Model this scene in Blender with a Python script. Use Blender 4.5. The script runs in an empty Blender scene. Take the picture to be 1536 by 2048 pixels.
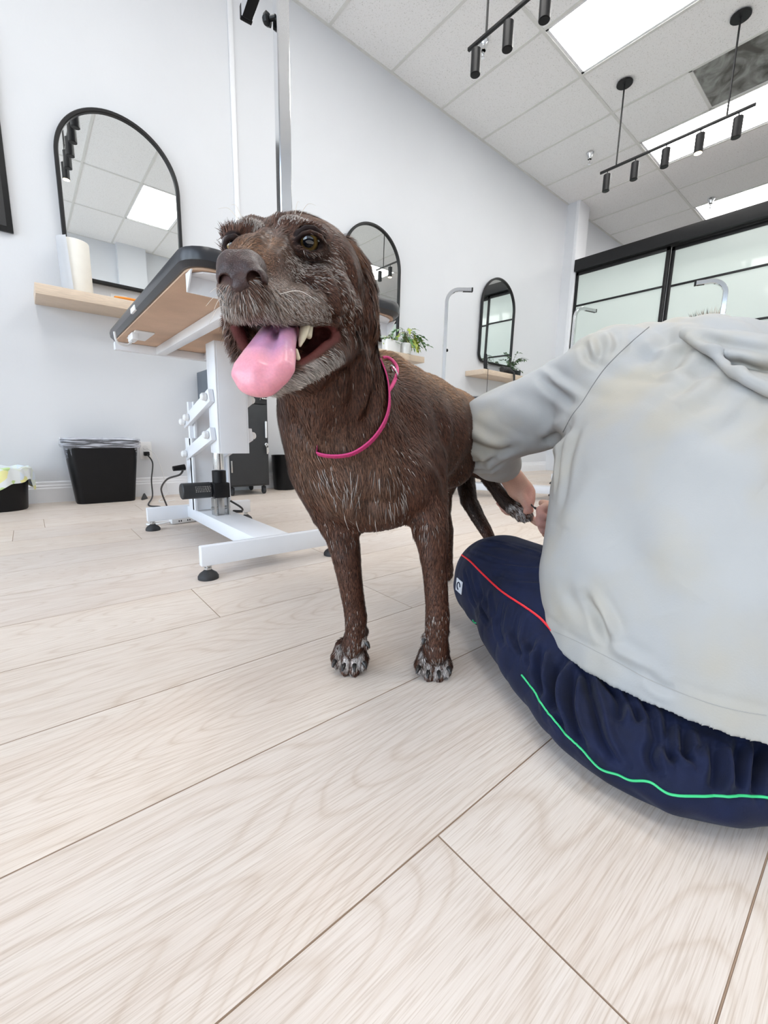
WIN_P, EXPO, DOGSTEP, NHAIR, PSTEP = 52, -0.05, 2.1, 330000, 2.9
import bpy, bmesh, math, random
import numpy as np
from mathutils import Vector, Matrix
random.seed(7); rng = np.random.default_rng(7)
PI = math.pi
scn = bpy.context.scene
COL = scn.collection

# ------------------------------------------------------------------ camera
YAW, PIT, ROL, FPX, H = 0.8716325, 0.17608692, 0.02034085, 841.39, 0.42
def cam_axes():
    cy, sy, cp, sp, cr, sr = math.cos(YAW), math.sin(YAW), math.cos(PIT), math.sin(PIT), math.cos(ROL), math.sin(ROL)
    F = np.array([cy*cp, sy*cp, -sp]); r = np.array([sy, -cy, 0.0]); u = np.cross(r, F)
    return np.array([cr*r+sr*u, -(cr*u-sr*r), F])
CM = cam_axes()                      # rows: right, down, forward
CP = np.array([0, 0, H])
camd = bpy.data.cameras.new('camera'); cam = bpy.data.objects.new('camera', camd); COL.objects.link(cam)
camd.sensor_fit = 'HORIZONTAL'; camd.sensor_width = 36.0; camd.lens = FPX/1536*36.0
camd.clip_start = 0.02; camd.clip_end = 200
m3 = Matrix((tuple(CM[0]), tuple(-CM[1]), tuple(-CM[2]))).transposed()
cam.matrix_world = Matrix.Translation(Vector(CP)) @ m3.to_4x4()
scn.camera = cam

def ray(x, y): return np.array([(x-768)/FPX, (y-1024)/FPX, 1.0]) @ CM
def on(x, y, ax, v):                 # where the sight line through a pixel meets a real plane
    d = ray(x, y); t = (v-CP[ax])/d[ax]; return Vector(CP + t*d)
def at(x, y, d): return Vector(CP + d*ray(x, y))
def dist_on(x, y, ax, v):
    d = ray(x, y); return (v-CP[ax])/d[ax]

# ------------------------------------------------------------------ materials
def mat(name, col, rough=0.5, metal=0.0, var=0.0, vscale=20.0, bump=0.0, bscale=60.0, coat=0.0, spec=0.5, sheen=0.0, sss=0.0, stretch=None, bdist=0.002):
    m = bpy.data.materials.new(name); m.use_nodes = True
    nt = m.node_tree; N = nt.nodes; L = nt.links; b = N['Principled BSDF']
    b.inputs['Base Color'].default_value = (*col, 1); b.inputs['Roughness'].default_value = rough
    b.inputs['Metallic'].default_value = metal; b.inputs['Coat Weight'].default_value = coat
    b.inputs['Specular IOR Level'].default_value = spec
    b.inputs['Sheen Weight'].default_value = sheen
    if sss: b.inputs['Subsurface Weight'].default_value = sss; b.inputs['Subsurface Scale'].default_value = 0.01; b.inputs['Subsurface Radius'].default_value = (1, .3, .2)
    tc = N.new('ShaderNodeTexCoord'); src = tc.outputs['Object']
    if stretch:
        mp = N.new('ShaderNodeMapping'); mp.inputs['Scale'].default_value = stretch; L.new(src, mp.inputs['Vector']); src = mp.outputs['Vector']
    if var >= 0:
        n = N.new('ShaderNodeTexNoise'); n.inputs['Scale'].default_value = vscale; n.inputs['Detail'].default_value = 5; L.new(src, n.inputs['Vector'])
        r = N.new('ShaderNodeValToRGB'); v = max(var, 0.01)
        r.color_ramp.elements[0].position = .3; r.color_ramp.elements[1].position = .7
        r.color_ramp.elements[0].color = (*[max(0, c*(1-v)) for c in col], 1); r.color_ramp.elements[1].color = (*[min(1, c*(1+v)) for c in col], 1)
        L.new(n.outputs['Fac'], r.inputs['Fac']); L.new(r.outputs['Color'], b.inputs['Base Color'])
    if bump:
        n2 = N.new('ShaderNodeTexNoise'); n2.inputs['Scale'].default_value = bscale; n2.inputs['Detail'].default_value = 4; L.new(src, n2.inputs['Vector'])
        bp = N.new('ShaderNodeBump'); bp.inputs['Strength'].default_value = bump; bp.inputs['Distance'].default_value = bdist
        L.new(n2.outputs['Fac'], bp.inputs['Height']); L.new(bp.outputs['Normal'], b.inputs['Normal'])
    return m
def emis(name, col, s):
    m = bpy.data.materials.new(name); m.use_nodes = True; b = m.node_tree.nodes['Principled BSDF']
    b.inputs['Base Color'].default_value = (.8, .8, .8, 1); b.inputs['Emission Color'].default_value = (*col, 1); b.inputs['Emission Strength'].default_value = s
    return m
M = {}
M['wall'] = mat('painted_wall', (.705, .722, .755), .65, var=.015, vscale=2, bump=.12, bscale=90)
M['white_trim'] = mat('white_trim', (.82, .83, .86), .4, var=.01)
M['black'] = mat('black_plastic', (.006, .006, .007), .42, var=.1, spec=.25)
M['black_satin'] = mat('black_satin_metal', (.012, .012, .013), .42, var=.1, vscale=40, spec=.3)
M['black_soft'] = mat('black_vinyl', (.02, .021, .026), .3, var=.1, bump=.2, bscale=300, bdist=.0006)
M['black_rubber'] = mat('black_rubber', (.02, .02, .022), .6, var=.1)
M['chrome'] = mat('chrome', (.75, .76, .77), .12, 1.0, var=.02)
M['steel'] = mat('brushed_steel', (.55, .55, .54), .3, 1.0, var=.05, vscale=80)
M['powder'] = mat('white_powder_coat', (.80, .82, .86), .32, var=.01, bump=.1, bscale=400, bdist=.0004)
M['white_plastic'] = mat('white_plastic', (.80, .80, .80), .35, var=.01)
M['mdf'] = mat('board_underside', (.58, .40, .285), .7, var=.10, vscale=9, bump=.2, bscale=150)
M['cab'] = mat('charcoal_cabinet_paint', (.024, .026, .029), .45, var=.05)
M['mirror'] = mat('mirror_glass', (.90, .93, .93), .0, 1.0, var=-1)
M['oak'] = mat('pale_oak', (.66, .53, .41), .5, var=.10, vscale=6, stretch=(3, 30, 30), bump=.15, bscale=30)
M['paper'] = mat('paper', (.86, .84, .78), .9, var=.015)
M['paper_w'] = mat('white_paper_sheet', (.86, .87, .90), .9, var=.01)
M['leaf'] = mat('green_leaf', (.075, .22, .055), .4, var=.35, vscale=35)
M['leaf_y'] = mat('yellow_green_leaf', (.34, .42, .05), .45, var=.25, vscale=40)
M['leaf_d'] = mat('dark_green_leaf', (.04, .10, .035), .45, var=.4, vscale=40)
M['stem'] = mat('stem', (.10, .12, .05), .6, var=.2)
M['orange'] = mat('orange_plastic', (.80, .28, .03), .4, var=.04)
M['ceramic'] = mat('white_ceramic', (.80, .80, .80), .25, var=.01, coat=.4)
M['key'] = mat('key_metal', (.7, .7, .68), .25, 1.0)

# ------------------------------------------------------------------ mesh builders
class MB:
    def __init__(s): s.bm = bmesh.new()
    def box(s, lo, hi, bev=0.0, seg=2, M4=None):
        lo = Vector(lo); hi = Vector(hi); b = bmesh.new()
        bmesh.ops.create_cube(b, size=1.0)
        for v in b.verts: v.co = Vector(((lo[i]+hi[i])/2+v.co[i]*(hi[i]-lo[i]) for i in range(3)))
        if bev: bmesh.ops.bevel(b, geom=list(b.edges), offset=bev, segments=seg, profile=.5, affect='EDGES')
        return s.add(b, M4)
    def add(s, b, M4=None):
        if M4 is not None: b.transform(M4)
        me = bpy.data.meshes.new('t'); b.to_mesh(me); b.free(); s.bm.from_mesh(me); bpy.data.meshes.remove(me); return s
    def cyl(s, p0, p1, r0, r1=None, n=24, cap=True, bev=0.0):
        p0 = Vector(p0); p1 = Vector(p1); r1 = r0 if r1 is None else r1; L = (p1-p0).length
        if L < 1e-9: return s
        q = (p1-p0).to_track_quat('Z', 'Y').to_matrix().to_4x4()
        prof = [(r0, 0), (r1, L)]
        if bev: prof = [(r0-bev, 0), (r0, bev), (r1, L-bev), (r1-bev, L)]
        return s.lathe(prof, n, cap, Matrix.Translation(p0) @ q)
    def lathe(s, prof, n=32, cap=True, M4=None):
        b = bmesh.new(); rings = []
        for r, z in prof:
            rings.append([b.verts.new((r*math.cos(2*PI*i/n), r*math.sin(2*PI*i/n), z)) for i in range(n)])
        for a, c in zip(rings, rings[1:]):
            for i in range(n): b.faces.new((a[i], a[(i+1) % n], c[(i+1) % n], c[i]))
        if cap:
            if prof[0][0] > 1e-5: b.faces.new(rings[0][::-1])
            if prof[-1][0] > 1e-5: b.faces.new(rings[-1])
        bmesh.ops.remove_doubles(b, verts=b.verts, dist=1e-6)
        return s.add(b, M4)
    def tube(s, pts, r, n=10, closed=False, sq=False, up=None):
        pts = [Vector(p) for p in pts]; b = bmesh.new(); rings = []; N = len(pts)
        prev = None
        for i, p in enumerate(pts):
            a = pts[(i-1) % N] if (closed or i) else p; c = pts[(i+1) % N] if (closed or i < N-1) else p
            t = (c-a).normalized()
            if prev is None:
                u = Vector(up) if up else (Vector((0, 0, 1)) if abs(t.z) < .9 else Vector((1, 0, 0)))
            else: u = prev
            u = (u - t*u.dot(t)).normalized(); prev = u; w = t.cross(u)
            rr = r[i] if isinstance(r, (list, tuple)) else r
            if sq:
                rings.append([b.verts.new(p+(u*x+w*y)*rr) for x, y in ((.85, 1), (1, .85), (1, -.85), (.85, -1), (-.85, -1), (-1, -.85), (-1, .85), (-.85, 1))])
            else:
                rings.append([b.verts.new(p+(u*math.cos(2*PI*k/n)+w*math.sin(2*PI*k/n))*rr) for k in range(n)])
        m = len(rings[0])
        pr = list(zip(rings, rings[1:])) + ([(rings[-1], rings[0])] if closed else [])
        for a, c in pr:
            for k in range(m): b.faces.new((a[k], a[(k+1) % m], c[(k+1) % m], c[k]))
        if not closed: b.faces.new(rings[0][::-1]); b.faces.new(rings[-1])
        return s.add(b)
    def prism(s, poly, vec, bev=0.0):
        b = bmesh.new(); vs = [b.verts.new(p) for p in poly]; f = b.faces.new(vs)
        r = bmesh.ops.extrude_face_region(b, geom=[f]); vv = [g for g in r['geom'] if isinstance(g, bmesh.types.BMVert)]
        bmesh.ops.translate(b, vec=Vector(vec), verts=vv); bmesh.ops.recalc_face_normals(b, faces=b.faces)
        if bev: bmesh.ops.bevel(b, geom=list(b.edges), offset=bev, segments=2, profile=.5, affect='EDGES')
        return s.add(b)
    def build(s, name, m, parent=None, smooth=True, M4=None):
        bmesh.ops.recalc_face_normals(s.bm, faces=s.bm.faces)
        if M4 is not None: s.bm.transform(M4)
        me = bpy.data.meshes.new(name); s.bm.to_mesh(me); s.bm.free()
        return link_mesh(name, me, m, parent, smooth)
def link_mesh(name, me, m, parent=None, smooth=True):
    if m is not None: me.materials.append(m)
    if smooth:
        me.polygons.foreach_set('use_smooth', [True]*len(me.polygons))
        try: me.set_sharp_from_angle(angle=math.radians(32))
        except Exception: pass
    o = bpy.data.objects.new(name, me); COL.objects.link(o)
    if parent is not None: o.parent = parent; 
    return o
def tag(o, label=None, cat=None, group=None, kind=None):
    if label: o['label'] = label
    if cat: o['category'] = cat
    if group: o['group'] = group
    if kind: o['kind'] = kind
    return o
def empty(name, loc, label, cat, group=None, rz=0.0):
    o = bpy.data.objects.new(name, None); COL.objects.link(o); o.location = loc; o.rotation_euler = (0, 0, rz); o.empty_display_size = .05
    return tag(o, label, cat, group)
def local(root, o):                   # mesh was laid out in room coordinates: make it local to its thing
    o.data.transform(Matrix.Translation(-root.location)); return o
def copy_tree(o, parent=None):
    c = o.copy(); COL.objects.link(c); c.parent = parent
    for ch in list(o.children): copy_tree(ch, c)
    return c
def struct(o, cat=None, label=None):
    o['kind'] = 'structure'
    if label: o['label'] = label
    if cat: o['category'] = cat
    return o
def bez(pts, n=12):                   # Catmull-Rom through points
    P = [Vector(p) for p in pts]; out = []
    for i in range(len(P)-1):
        p0 = P[max(i-1, 0)]; p1 = P[i]; p2 = P[i+1]; p3 = P[min(i+2, len(P)-1)]
        for k in range(n):
            t = k/n; out.append(.5*((2*p1)+(p2-p0)*t+(2*p0-5*p1+4*p2-p3)*t*t+(3*p1-p0-3*p2+p3)*t**3))
    out.append(P[-1]); return out
# ================================================================== ROOM
YW, HC = 3.16, 3.425                 # left wall, ceiling
XB, YR, XE = -2.7, -2.74, 9.2        # storefront wall, opposite wall, far end
def wallbox(name, lo, hi, m=None): return struct(MB().box(lo, hi).build(name, m or M['wall'], smooth=False))
wallbox('wall_left', (XB, YW, 0), (XE, YW+.1, HC+.1))
wallbox('wall_right', (XB, YR-.1, 0), (XE, YR, HC+.1))
wallbox('wall_far', (XE, YR-.1, 0), (XE+.1, YW+.1, HC+.1))
# storefront wall behind the camera, with three daylight windows
mb = MB(); ZS, ZT = .12, 3.0
mb.box((XB-.1, YR-.1, 0), (XB, YW+.1, ZS)); mb.box((XB-.1, YR-.1, ZT), (XB, YW+.1, HC+.1))
edges = [(-2.55, -.45), (-.30, 1.25), (1.40, 3.0)]
ys = [YR-.1] + [v for e in edges for v in e] + [YW+.1]
for a, b in zip(ys[0::2], ys[1::2]): mb.box((XB-.1, a, ZS), (XB, b, ZT))
struct(mb.build('wall_back', M['wall'], smooth=False))
glass = bpy.data.materials.new('window_glass'); glass.use_nodes = True
nt = glass.node_tree; nt.nodes.clear(); o_ = nt.nodes.new('ShaderNodeOutputMaterial'); mx = nt.nodes.new('ShaderNodeMixShader'); tr = nt.nodes.new('ShaderNodeBsdfTransparent'); gl = nt.nodes.new('ShaderNodeBsdfGlossy')
fr = nt.nodes.new('ShaderNodeFresnel'); fr.inputs['IOR'].default_value = 1.3; gl.inputs['Roughness'].default_value = .02
nt.links.new(fr.outputs[0], mx.inputs[0]); nt.links.new(tr.outputs[0], mx.inputs[1]); nt.links.new(gl.outputs[0], mx.inputs[2]); nt.links.new(mx.outputs[0], o_.inputs[0])
for i, (a, b) in enumerate(edges):
    fm = MB()
    for lo, hi in (((XB-.08, a, ZS), (XB-.02, b, ZS+.05)), ((XB-.08, a, ZT-.05), (XB-.02, b, ZT)), ((XB-.08, a, ZS), (XB-.02, a+.05, ZT)), ((XB-.08, b-.05, ZS), (XB-.02, b, ZT))): fm.box(lo, hi, .004)
    w = struct(fm.build('window_%d' % (i+1), M['black_satin']))
    MB().box((XB-.056, a+.04, ZS+.04), (XB-.050, b-.04, ZT-.04)).build('pane', glass, w, smooth=False)

# ---- floor of wide planks running along the left wall
def plank_floor():
    b = bmesh.new(); PW, Y0, gap = .231, .0215, .00035
    lay = b.verts.layers.float.new('pid'); known = {0: .297, 4: .304, 3: .70, 8: .312, 9: -.082, 6: -.45, 2: -.60, 1: 1.35, -1: .95}
    k0 = int(math.floor((YR-Y0)/PW))-1; k1 = int(math.ceil((YW-Y0)/PW))+1; PL = 1.52
    for k in range(k0, k1):
        y0 = Y0+k*PW; y1 = y0+PW
        off = known.get(k, random.uniform(0, PL))
        x = off - PL*math.ceil((off-XB)/PL) - PL
        while x < XE:
            xa, xb = max(x, XB-.05), min(x+PL, XE+.05)
            if xb > xa+.01:
                pid = random.random()
                lo = (xa+gap, max(y0, YR-.05)+gap); hi = (xb-gap, min(y1, YW+.05)-gap); e = .0006
                if hi[1] > lo[1]+.01:
                    ro = [b.verts.new((px, py, -.0014)) for px, py in ((lo[0], lo[1]), (hi[0], lo[1]), (hi[0], hi[1]), (lo[0], hi[1]))]
                    ri = [b.verts.new((px, py, 0)) for px, py in ((lo[0]+e, lo[1]+e), (hi[0]-e, lo[1]+e), (hi[0]-e, hi[1]-e), (lo[0]+e, hi[1]-e))]
                    for v in ro+ri: v[lay] = pid
                    b.faces.new(ri)
                    for q in range(4): b.faces.new((ro[q], ro[(q+1) % 4], ri[(q+1) % 4], ri[q]))
            x += PL
    b.normal_update()
    me = bpy.data.meshes.new('floor'); b.to_mesh(me); b.free()
    m = bpy.data.materials.new('pale_oak_planks'); m.use_nodes = True; nt = m.node_tree; N = nt.nodes; L = nt.links; bs = N['Principled BSDF']
    tc = N.new('ShaderNodeTexCoord'); at_ = N.new('ShaderNodeAttribute'); at_.attribute_name = 'pid'
    sx = N.new('ShaderNodeVectorMath'); sx.operation = 'SCALE'; sx.inputs['Scale'].default_value = 37.0
    cb = N.new('ShaderNodeCombineXYZ'); L.new(at_.outputs['Fac'], cb.inputs[0]); L.new(at_.outputs['Fac'], cb.inputs[1]); L.new(at_.outputs['Fac'], cb.inputs[2])
    L.new(cb.outputs[0], sx.inputs[0])
    ad = N.new('ShaderNodeVectorMath'); ad.operation = 'ADD'; L.new(tc.outputs['Object'], ad.inputs[0]); L.new(sx.outputs[0], ad.inputs[1])
    def mapn(sc):
        mp = N.new('ShaderNodeMapping'); mp.inputs['Scale'].default_value = sc; L.new(ad.outputs[0], mp.inputs[0]); return mp
    def noise(sc, scale, det=4, dist=0.0, rough=.5):
        n = N.new('ShaderNodeTexNoise'); n.inputs['Scale'].default_value = scale; n.inputs['Detail'].default_value = det; n.inputs['Distortion'].default_value = dist; n.inputs['Roughness'].default_value = rough
        L.new(mapn(sc).outputs[0], n.inputs['Vector']); return n
    broad = noise((.9, 5.0, 1), 1.6, 3, .6)
    fine = noise((3.2, 240, 1), 3.0, 4, .3)
    pores = noise((9, 320, 1), 2.2, 2, 0)
    # cathedral rings: contour lines of a stretched noise field
    fld = noise((.62, 3.6, 1), 1.5, 1.5, .3, .35)
    mu = N.new('ShaderNodeMath'); mu.operation = 'MULTIPLY'; mu.inputs[1].default_value = 38; L.new(fld.outputs['Fac'], mu.inputs[0])
    fc = N.new('ShaderNodeMath'); fc.operation = 'FRACT'; L.new(mu.outputs[0], fc.inputs[0])
    rr = N.new('ShaderNodeValToRGB'); e = rr.color_ramp.elements; e[0].position = 0; e[0].color = (1, 1, 1, 1); e[1].position = 1; e[1].color = (1, 1, 1, 1)
    q = e.new(.42); q.color = (.86, .86, .86, 1); q = e.new(.60); q.color = (0, 0, 0, 1); q = e.new(.70); q.color = (.7, .7, .7, 1)
    L.new(fc.outputs[0], rr.inputs[0])
    def mix(f, a, c, blend='MIX'):
        x = N.new('ShaderNodeMix'); x.data_type = 'RGBA'; x.blend_type = blend
        for i, v in ((0, f), (6, a), (7, c)):
            if hasattr(v, 'links') or hasattr(v, 'is_linked'): L.new(v, x.inputs[i])
            else: x.inputs[i].default_value = v
        return x.outputs[2]
    def ramp(src, p0, p1, c0, c1):
        r = N.new('ShaderNodeValToRGB'); r.color_ramp.elements[0].position = p0; r.color_ramp.elements[1].position = p1
        r.color_ramp.elements[0].color = c0; r.color_ramp.elements[1].color = c1; L.new(src, r.inputs[0]); return r.outputs[0]
    base = ramp(broad.outputs['Fac'], .32, .68, (.73, .645, .575, 1), (.79, .725, .665, 1))
    tint = ramp(at_.outputs['Fac'], 0, 1, (.95, .95, .96, 1), (1.0, .985, .965, 1))
    c = mix(1.0, base, tint, 'MULTIPLY')
    c = mix(1.0, c, ramp(fine.outputs['Fac'], .35, .62, (.935, .915, .90, 1), (1, 1, 1, 1)), 'MULTIPLY')
    c = mix(1.0, c, ramp(rr.outputs[0], 0, 1, (.885, .85, .815, 1), (1, 1, 1, 1)), 'MULTIPLY')
    c = mix(1.0, c, ramp(pores.outputs['Fac'], .36, .5, (.86, .83, .80, 1), (1, 1, 1, 1)), 'MULTIPLY')
    vo = N.new('ShaderNodeTexVoronoi'); vo.inputs['Scale'].default_value = 1.0; L.new(mapn((.9, 2.6, 1)).outputs[0], vo.inputs['Vector'])
    c = mix(1.0, c, ramp(vo.outputs['Distance'], .012, .045, (.66, .56, .48, 1), (1, 1, 1, 1)), 'MULTIPLY')
    L.new(c, bs.inputs['Base Color']); bs.inputs['Roughness'].default_value = .42; bs.inputs['Specular IOR Level'].default_value = .35
    bp = N.new('ShaderNodeBump'); bp.inputs['Strength'].default_value = .25; bp.inputs['Distance'].default_value = .0005
    L.new(fine.outputs['Fac'], bp.inputs['Height']); L.new(bp.outputs[0], bs.inputs['Normal'])
    me.materials.append(m); me.materials.append(mat('plank_seam', (.42, .31, .23), .8))
    for p in me.polygons:
        if abs(p.normal.z) < .98: p.material_index = 1
    fl = bpy.data.objects.new('floor', me); COL.objects.link(fl); struct(fl)
    s = MB().box((XB-.05, YR-.05, -.06), (XE+.05, YW+.05, -.0015)).build('subfloor', me.materials[1], fl, smooth=False)
plank_floor()

# ---- suspended ceiling
ceilm = bpy.data.materials.new('mineral_fibre_tile'); ceilm.use_nodes = True; nt = ceilm.node_tree; N = nt.nodes; L = nt.links; bs = N['Principled BSDF']
tc = N.new('ShaderNodeTexCoord'); n1 = N.new('ShaderNodeTexNoise'); n1.inputs['Scale'].default_value = 110; n1.inputs['Detail'].default_value = 3; L.new(tc.outputs['Object'], n1.inputs[0])
r1 = N.new('ShaderNodeValToRGB'); r1.color_ramp.elements[0].position = .32; r1.color_ramp.elements[0].color = (.70, .70, .69, 1); r1.color_ramp.elements[1].position = .42; r1.color_ramp.elements[1].color = (.90, .90, .905, 1)
L.new(n1.outputs[0], r1.inputs[0]); L.new(r1.outputs[0], bs.inputs['Base Color']); bs.inputs['Roughness'].default_value = .9
bp = N.new('ShaderNodeBump'); bp.inputs['Strength'].default_value = .5; bp.inputs['Distance'].default_value = .002; L.new(n1.outputs[0], bp.inputs['Height']); L.new(bp.outputs[0], bs.inputs['Normal'])
TX0, TXS = 3.24-.61*10, .61; TYS = [3.35, 2.13, .91, -.31, -1.53, -2.75]
lights = [(2, 1.41), (2, 3.24), (2, 5.07), (2, 6.90), (4, 1.41), (4, 3.24), (4, 5.07), (4, 6.90), (2, -.42), (4, -.42)]   # (row bottom index, x); out-of-view ones are added for their light
holes = {(r, round((x-TX0)/TXS)) for r, x in lights}
mb = MB()
for r in range(5):
    ya, yb = TYS[r+1], TYS[r]; i = 0
    while TX0+i*TXS < XE:
        xa, xb = TX0+i*TXS, TX0+(i+1)*TXS
        if (r+1, i) not in holes and xb > XB:
            if r == 1 and i == 12: mb.box((xa, 1.52, HC), (xb, yb, HC+.02))
            else: mb.box((xa, ya, HC), (xb, yb, HC+.02))
        i += 1
ceil = struct(mb.build('ceiling', ceilm, smooth=False))
MB().box((XB-.1, YR-.1, HC+.14), (XE+.1, YW+.1, HC+.2)).build('slab', M['wall'], ceil, smooth=False)
gridm = mat('ceiling_grid', (.72, .72, .70), .6, var=.03)
mb = MB()
for y in TYS[1:-1]: mb.box((XB, y-.012, HC-.006), (XE, y+.012, HC+.03))
i = 0
while TX0+i*TXS < XE:
    x = TX0+i*TXS
    if x > XB: mb.box((x-.012, YR, HC-.005), (x+.012, YW, HC+.028))
    i += 1
mb.box((4.46, 1.508, HC-.005), (5.07, 1.532, HC+.028))
mb.build('grid', gridm, ceil, smooth=False)
mb = MB(); mb.box((XB, YW-.02, HC-.006), (XE, YW, HC+.02)); mb.box((XB, YR, HC-.006), (XE, YR+.02, HC+.02))
mb.build('wall_angle', gridm, ceil, smooth=False)
# dirty metal return panel
duct = bpy.data.materials.new('scuffed_galvanised_sheet'); duct.use_nodes = True; nt = duct.node_tree; N = nt.nodes; L = nt.links; bs = N['Principled BSDF']
tc = N.new('ShaderNodeTexCoord'); n1 = N.new('ShaderNodeTexNoise'); n1.inputs['Scale'].default_value = 5; n1.inputs['Detail'].default_value = 8; n1.inputs['Distortion'].default_value = 1.5; L.new(tc.outputs['Object'], n1.inputs[0])
r1 = N.new('ShaderNodeValToRGB'); r1.color_ramp.elements[0].position = .33; r1.color_ramp.elements[0].color = (.10, .095, .085, 1); r1.color_ramp.elements[1].position = .6; r1.color_ramp.elements[1].color = (.36, .37, .355, 1)
L.new(n1.outputs[0], r1.inputs[0]); L.new(r1.outputs[0], bs.inputs['Base Color']); bs.inputs['Roughness'].default_value = .55; bs.inputs['Metallic'].default_value = .3
t = tag(MB().box((4.472, .922, HC+.004), (5.058, 1.508, HC+.012)).build('return_air_panel', duct, smooth=False), 'scuffed grey metal panel set in the ceiling grid between two light troffers', 'ceiling panel')

lens = emis('lit_diffuser', (1.0, .985, .955), 11.0)
for k, (r, x) in enumerate(lights):
    if x < -1: continue
    ya, yb = TYS[r], TYS[r-1]
    where = {(2, 3.24): 'large lit ceiling troffer cut by the top of the frame, nearest the hanging spot bars', (2, 5.07): 'lit ceiling troffer directly behind the second hanging spot bar', (2, 6.90): 'lit ceiling troffer beyond the black framed sliding doors'}.get((r, x), None)
    wb = {(4, 1.41): 'lit ceiling troffer seen as a bright square in the arched mirror over the paper towel', (4, 3.24): 'lit ceiling troffer seen in the arched mirror behind the dog'}.get((r, x), None)
    if not (where or wb): where = 'lit ceiling troffer added for light behind the camera, outside the picture' if x < 1.5 else 'lit ceiling troffer added for light on the far side of the room, right of the picture'
    e = empty('ceiling_light', (x+.305, (ya+yb)/2, HC), where or wb, 'ceiling light', 'recessed ceiling troffers')
    fm = MB(); a0, a1, b0, b1 = -.293, .293, -(yb-ya)/2+.012, (yb-ya)/2-.012
    for lo, hi in (((a0, b0, 0), (a1, b0+.02, .06)), ((a0, b1-.02, 0), (a1, b1, .06)), ((a0, b0, 0), (a0+.02, b1, .06)), ((a1-.02, b0, 0), (a1, b1, .06)), ((a0, b0, .06), (a1, b1, .075))): fm.box(lo, hi)
    fm.build('frame', M['white_trim'], e, smooth=False)
    MB().box((a0+.02, b0+.02, .004), (a1-.02, b1-.02, .010)).build('diffuser', lens, e, smooth=False)

# ---- skirting, corner strip, pilaster on the opposite wall
def skirting(name, x0, x1, y, s):
    mb = MB()
    prof = [(0, 0), (.016, 0), (.016, .082), (.012, .088), (.012, .098), (.008, .104), (.008, .118), (.003, .124), (0, .124)]
    b = bmesh.new(); A = [b.verts.new((x0, y+s*p, z)) for p, z in prof]; B = [b.verts.new((x1, y+s*p, z)) for p, z in prof]
    for i in range(len(prof)-1): b.faces.new((A[i], A[i+1], B[i+1], B[i]))
    b.faces.new(A); b.faces.new(B[::-1]); mb.add(b)
    return struct(mb.build(name, M['white_trim'], smooth=False))
skirting('baseboard_left', XB, 5.66, YW, -1); skirting('baseboard_right', XB, XE, YR, 1)
struct(MB().box((1.252, YW-.012, .124), (1.285, YW, HC-.006), .003).build('trim_1', M['white_trim']))
wallbox('wall_pilaster', (1.46, YR, 0), (1.89, YR+.14, HC))

# ---- stub wall and black framed sliding doors
wallbox('wall_stub', (5.66, 3.035, 0), (5.90, YW, HC))
struct(MB().box((5.655, 2.995, 0), (5.92, 3.04, HC), .004).build('trim_2', M['white_trim']))
struct(MB().box((5.640, 2.968, 0), (5.70, 2.999, 2.57), .003).build('trim_3', M['white_trim']))
frost = mat('frosted_glass', (.66, .735, .70), .22, var=.02, vscale=1.5, coat=.6, spec=.5)
hdr = struct(MB().box((5.60, -2.73, 2.565), (5.72, 2.968, 2.70), .004).build('trim_4', M['black_satin']))
xs = 5.66
ystops = [2.965, 1.905, .86, -.19, -1.24, -2.30, -2.73]
for i in range(6):
    y1, y0 = ystops[i], ystops[i+1]; xo = xs + (.0 if i % 2 == 0 else .045)
    fm = MB(); w = .036; z0, z1 = .012, 2.562; dx = .035
    fm.box((xo, y1-w, z0), (xo+dx, y1, z1), .003); fm.box((xo, y0, z0), (xo+dx, y0+w, z1), .003)
    fm.box((xo, y0, z1-.04), (xo+dx, y1, z1), .003); fm.box((xo, y0, z0), (xo+dx, y1, z0+.08), .003)
    for z in (.62, 1.14, 1.655, 2.155): fm.box((xo+.004, y0, z-.011), (xo+dx-.004, y1, z+.011), .002)
    d = fm.build('door_%d' % (i+1), M['black_satin']); struct(d)
    MB().box((xo+.012, y0+.01, z0+.01), (xo+.020, y1-.01, z1-.01)).build('pane', frost, d, smooth=False)
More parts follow.
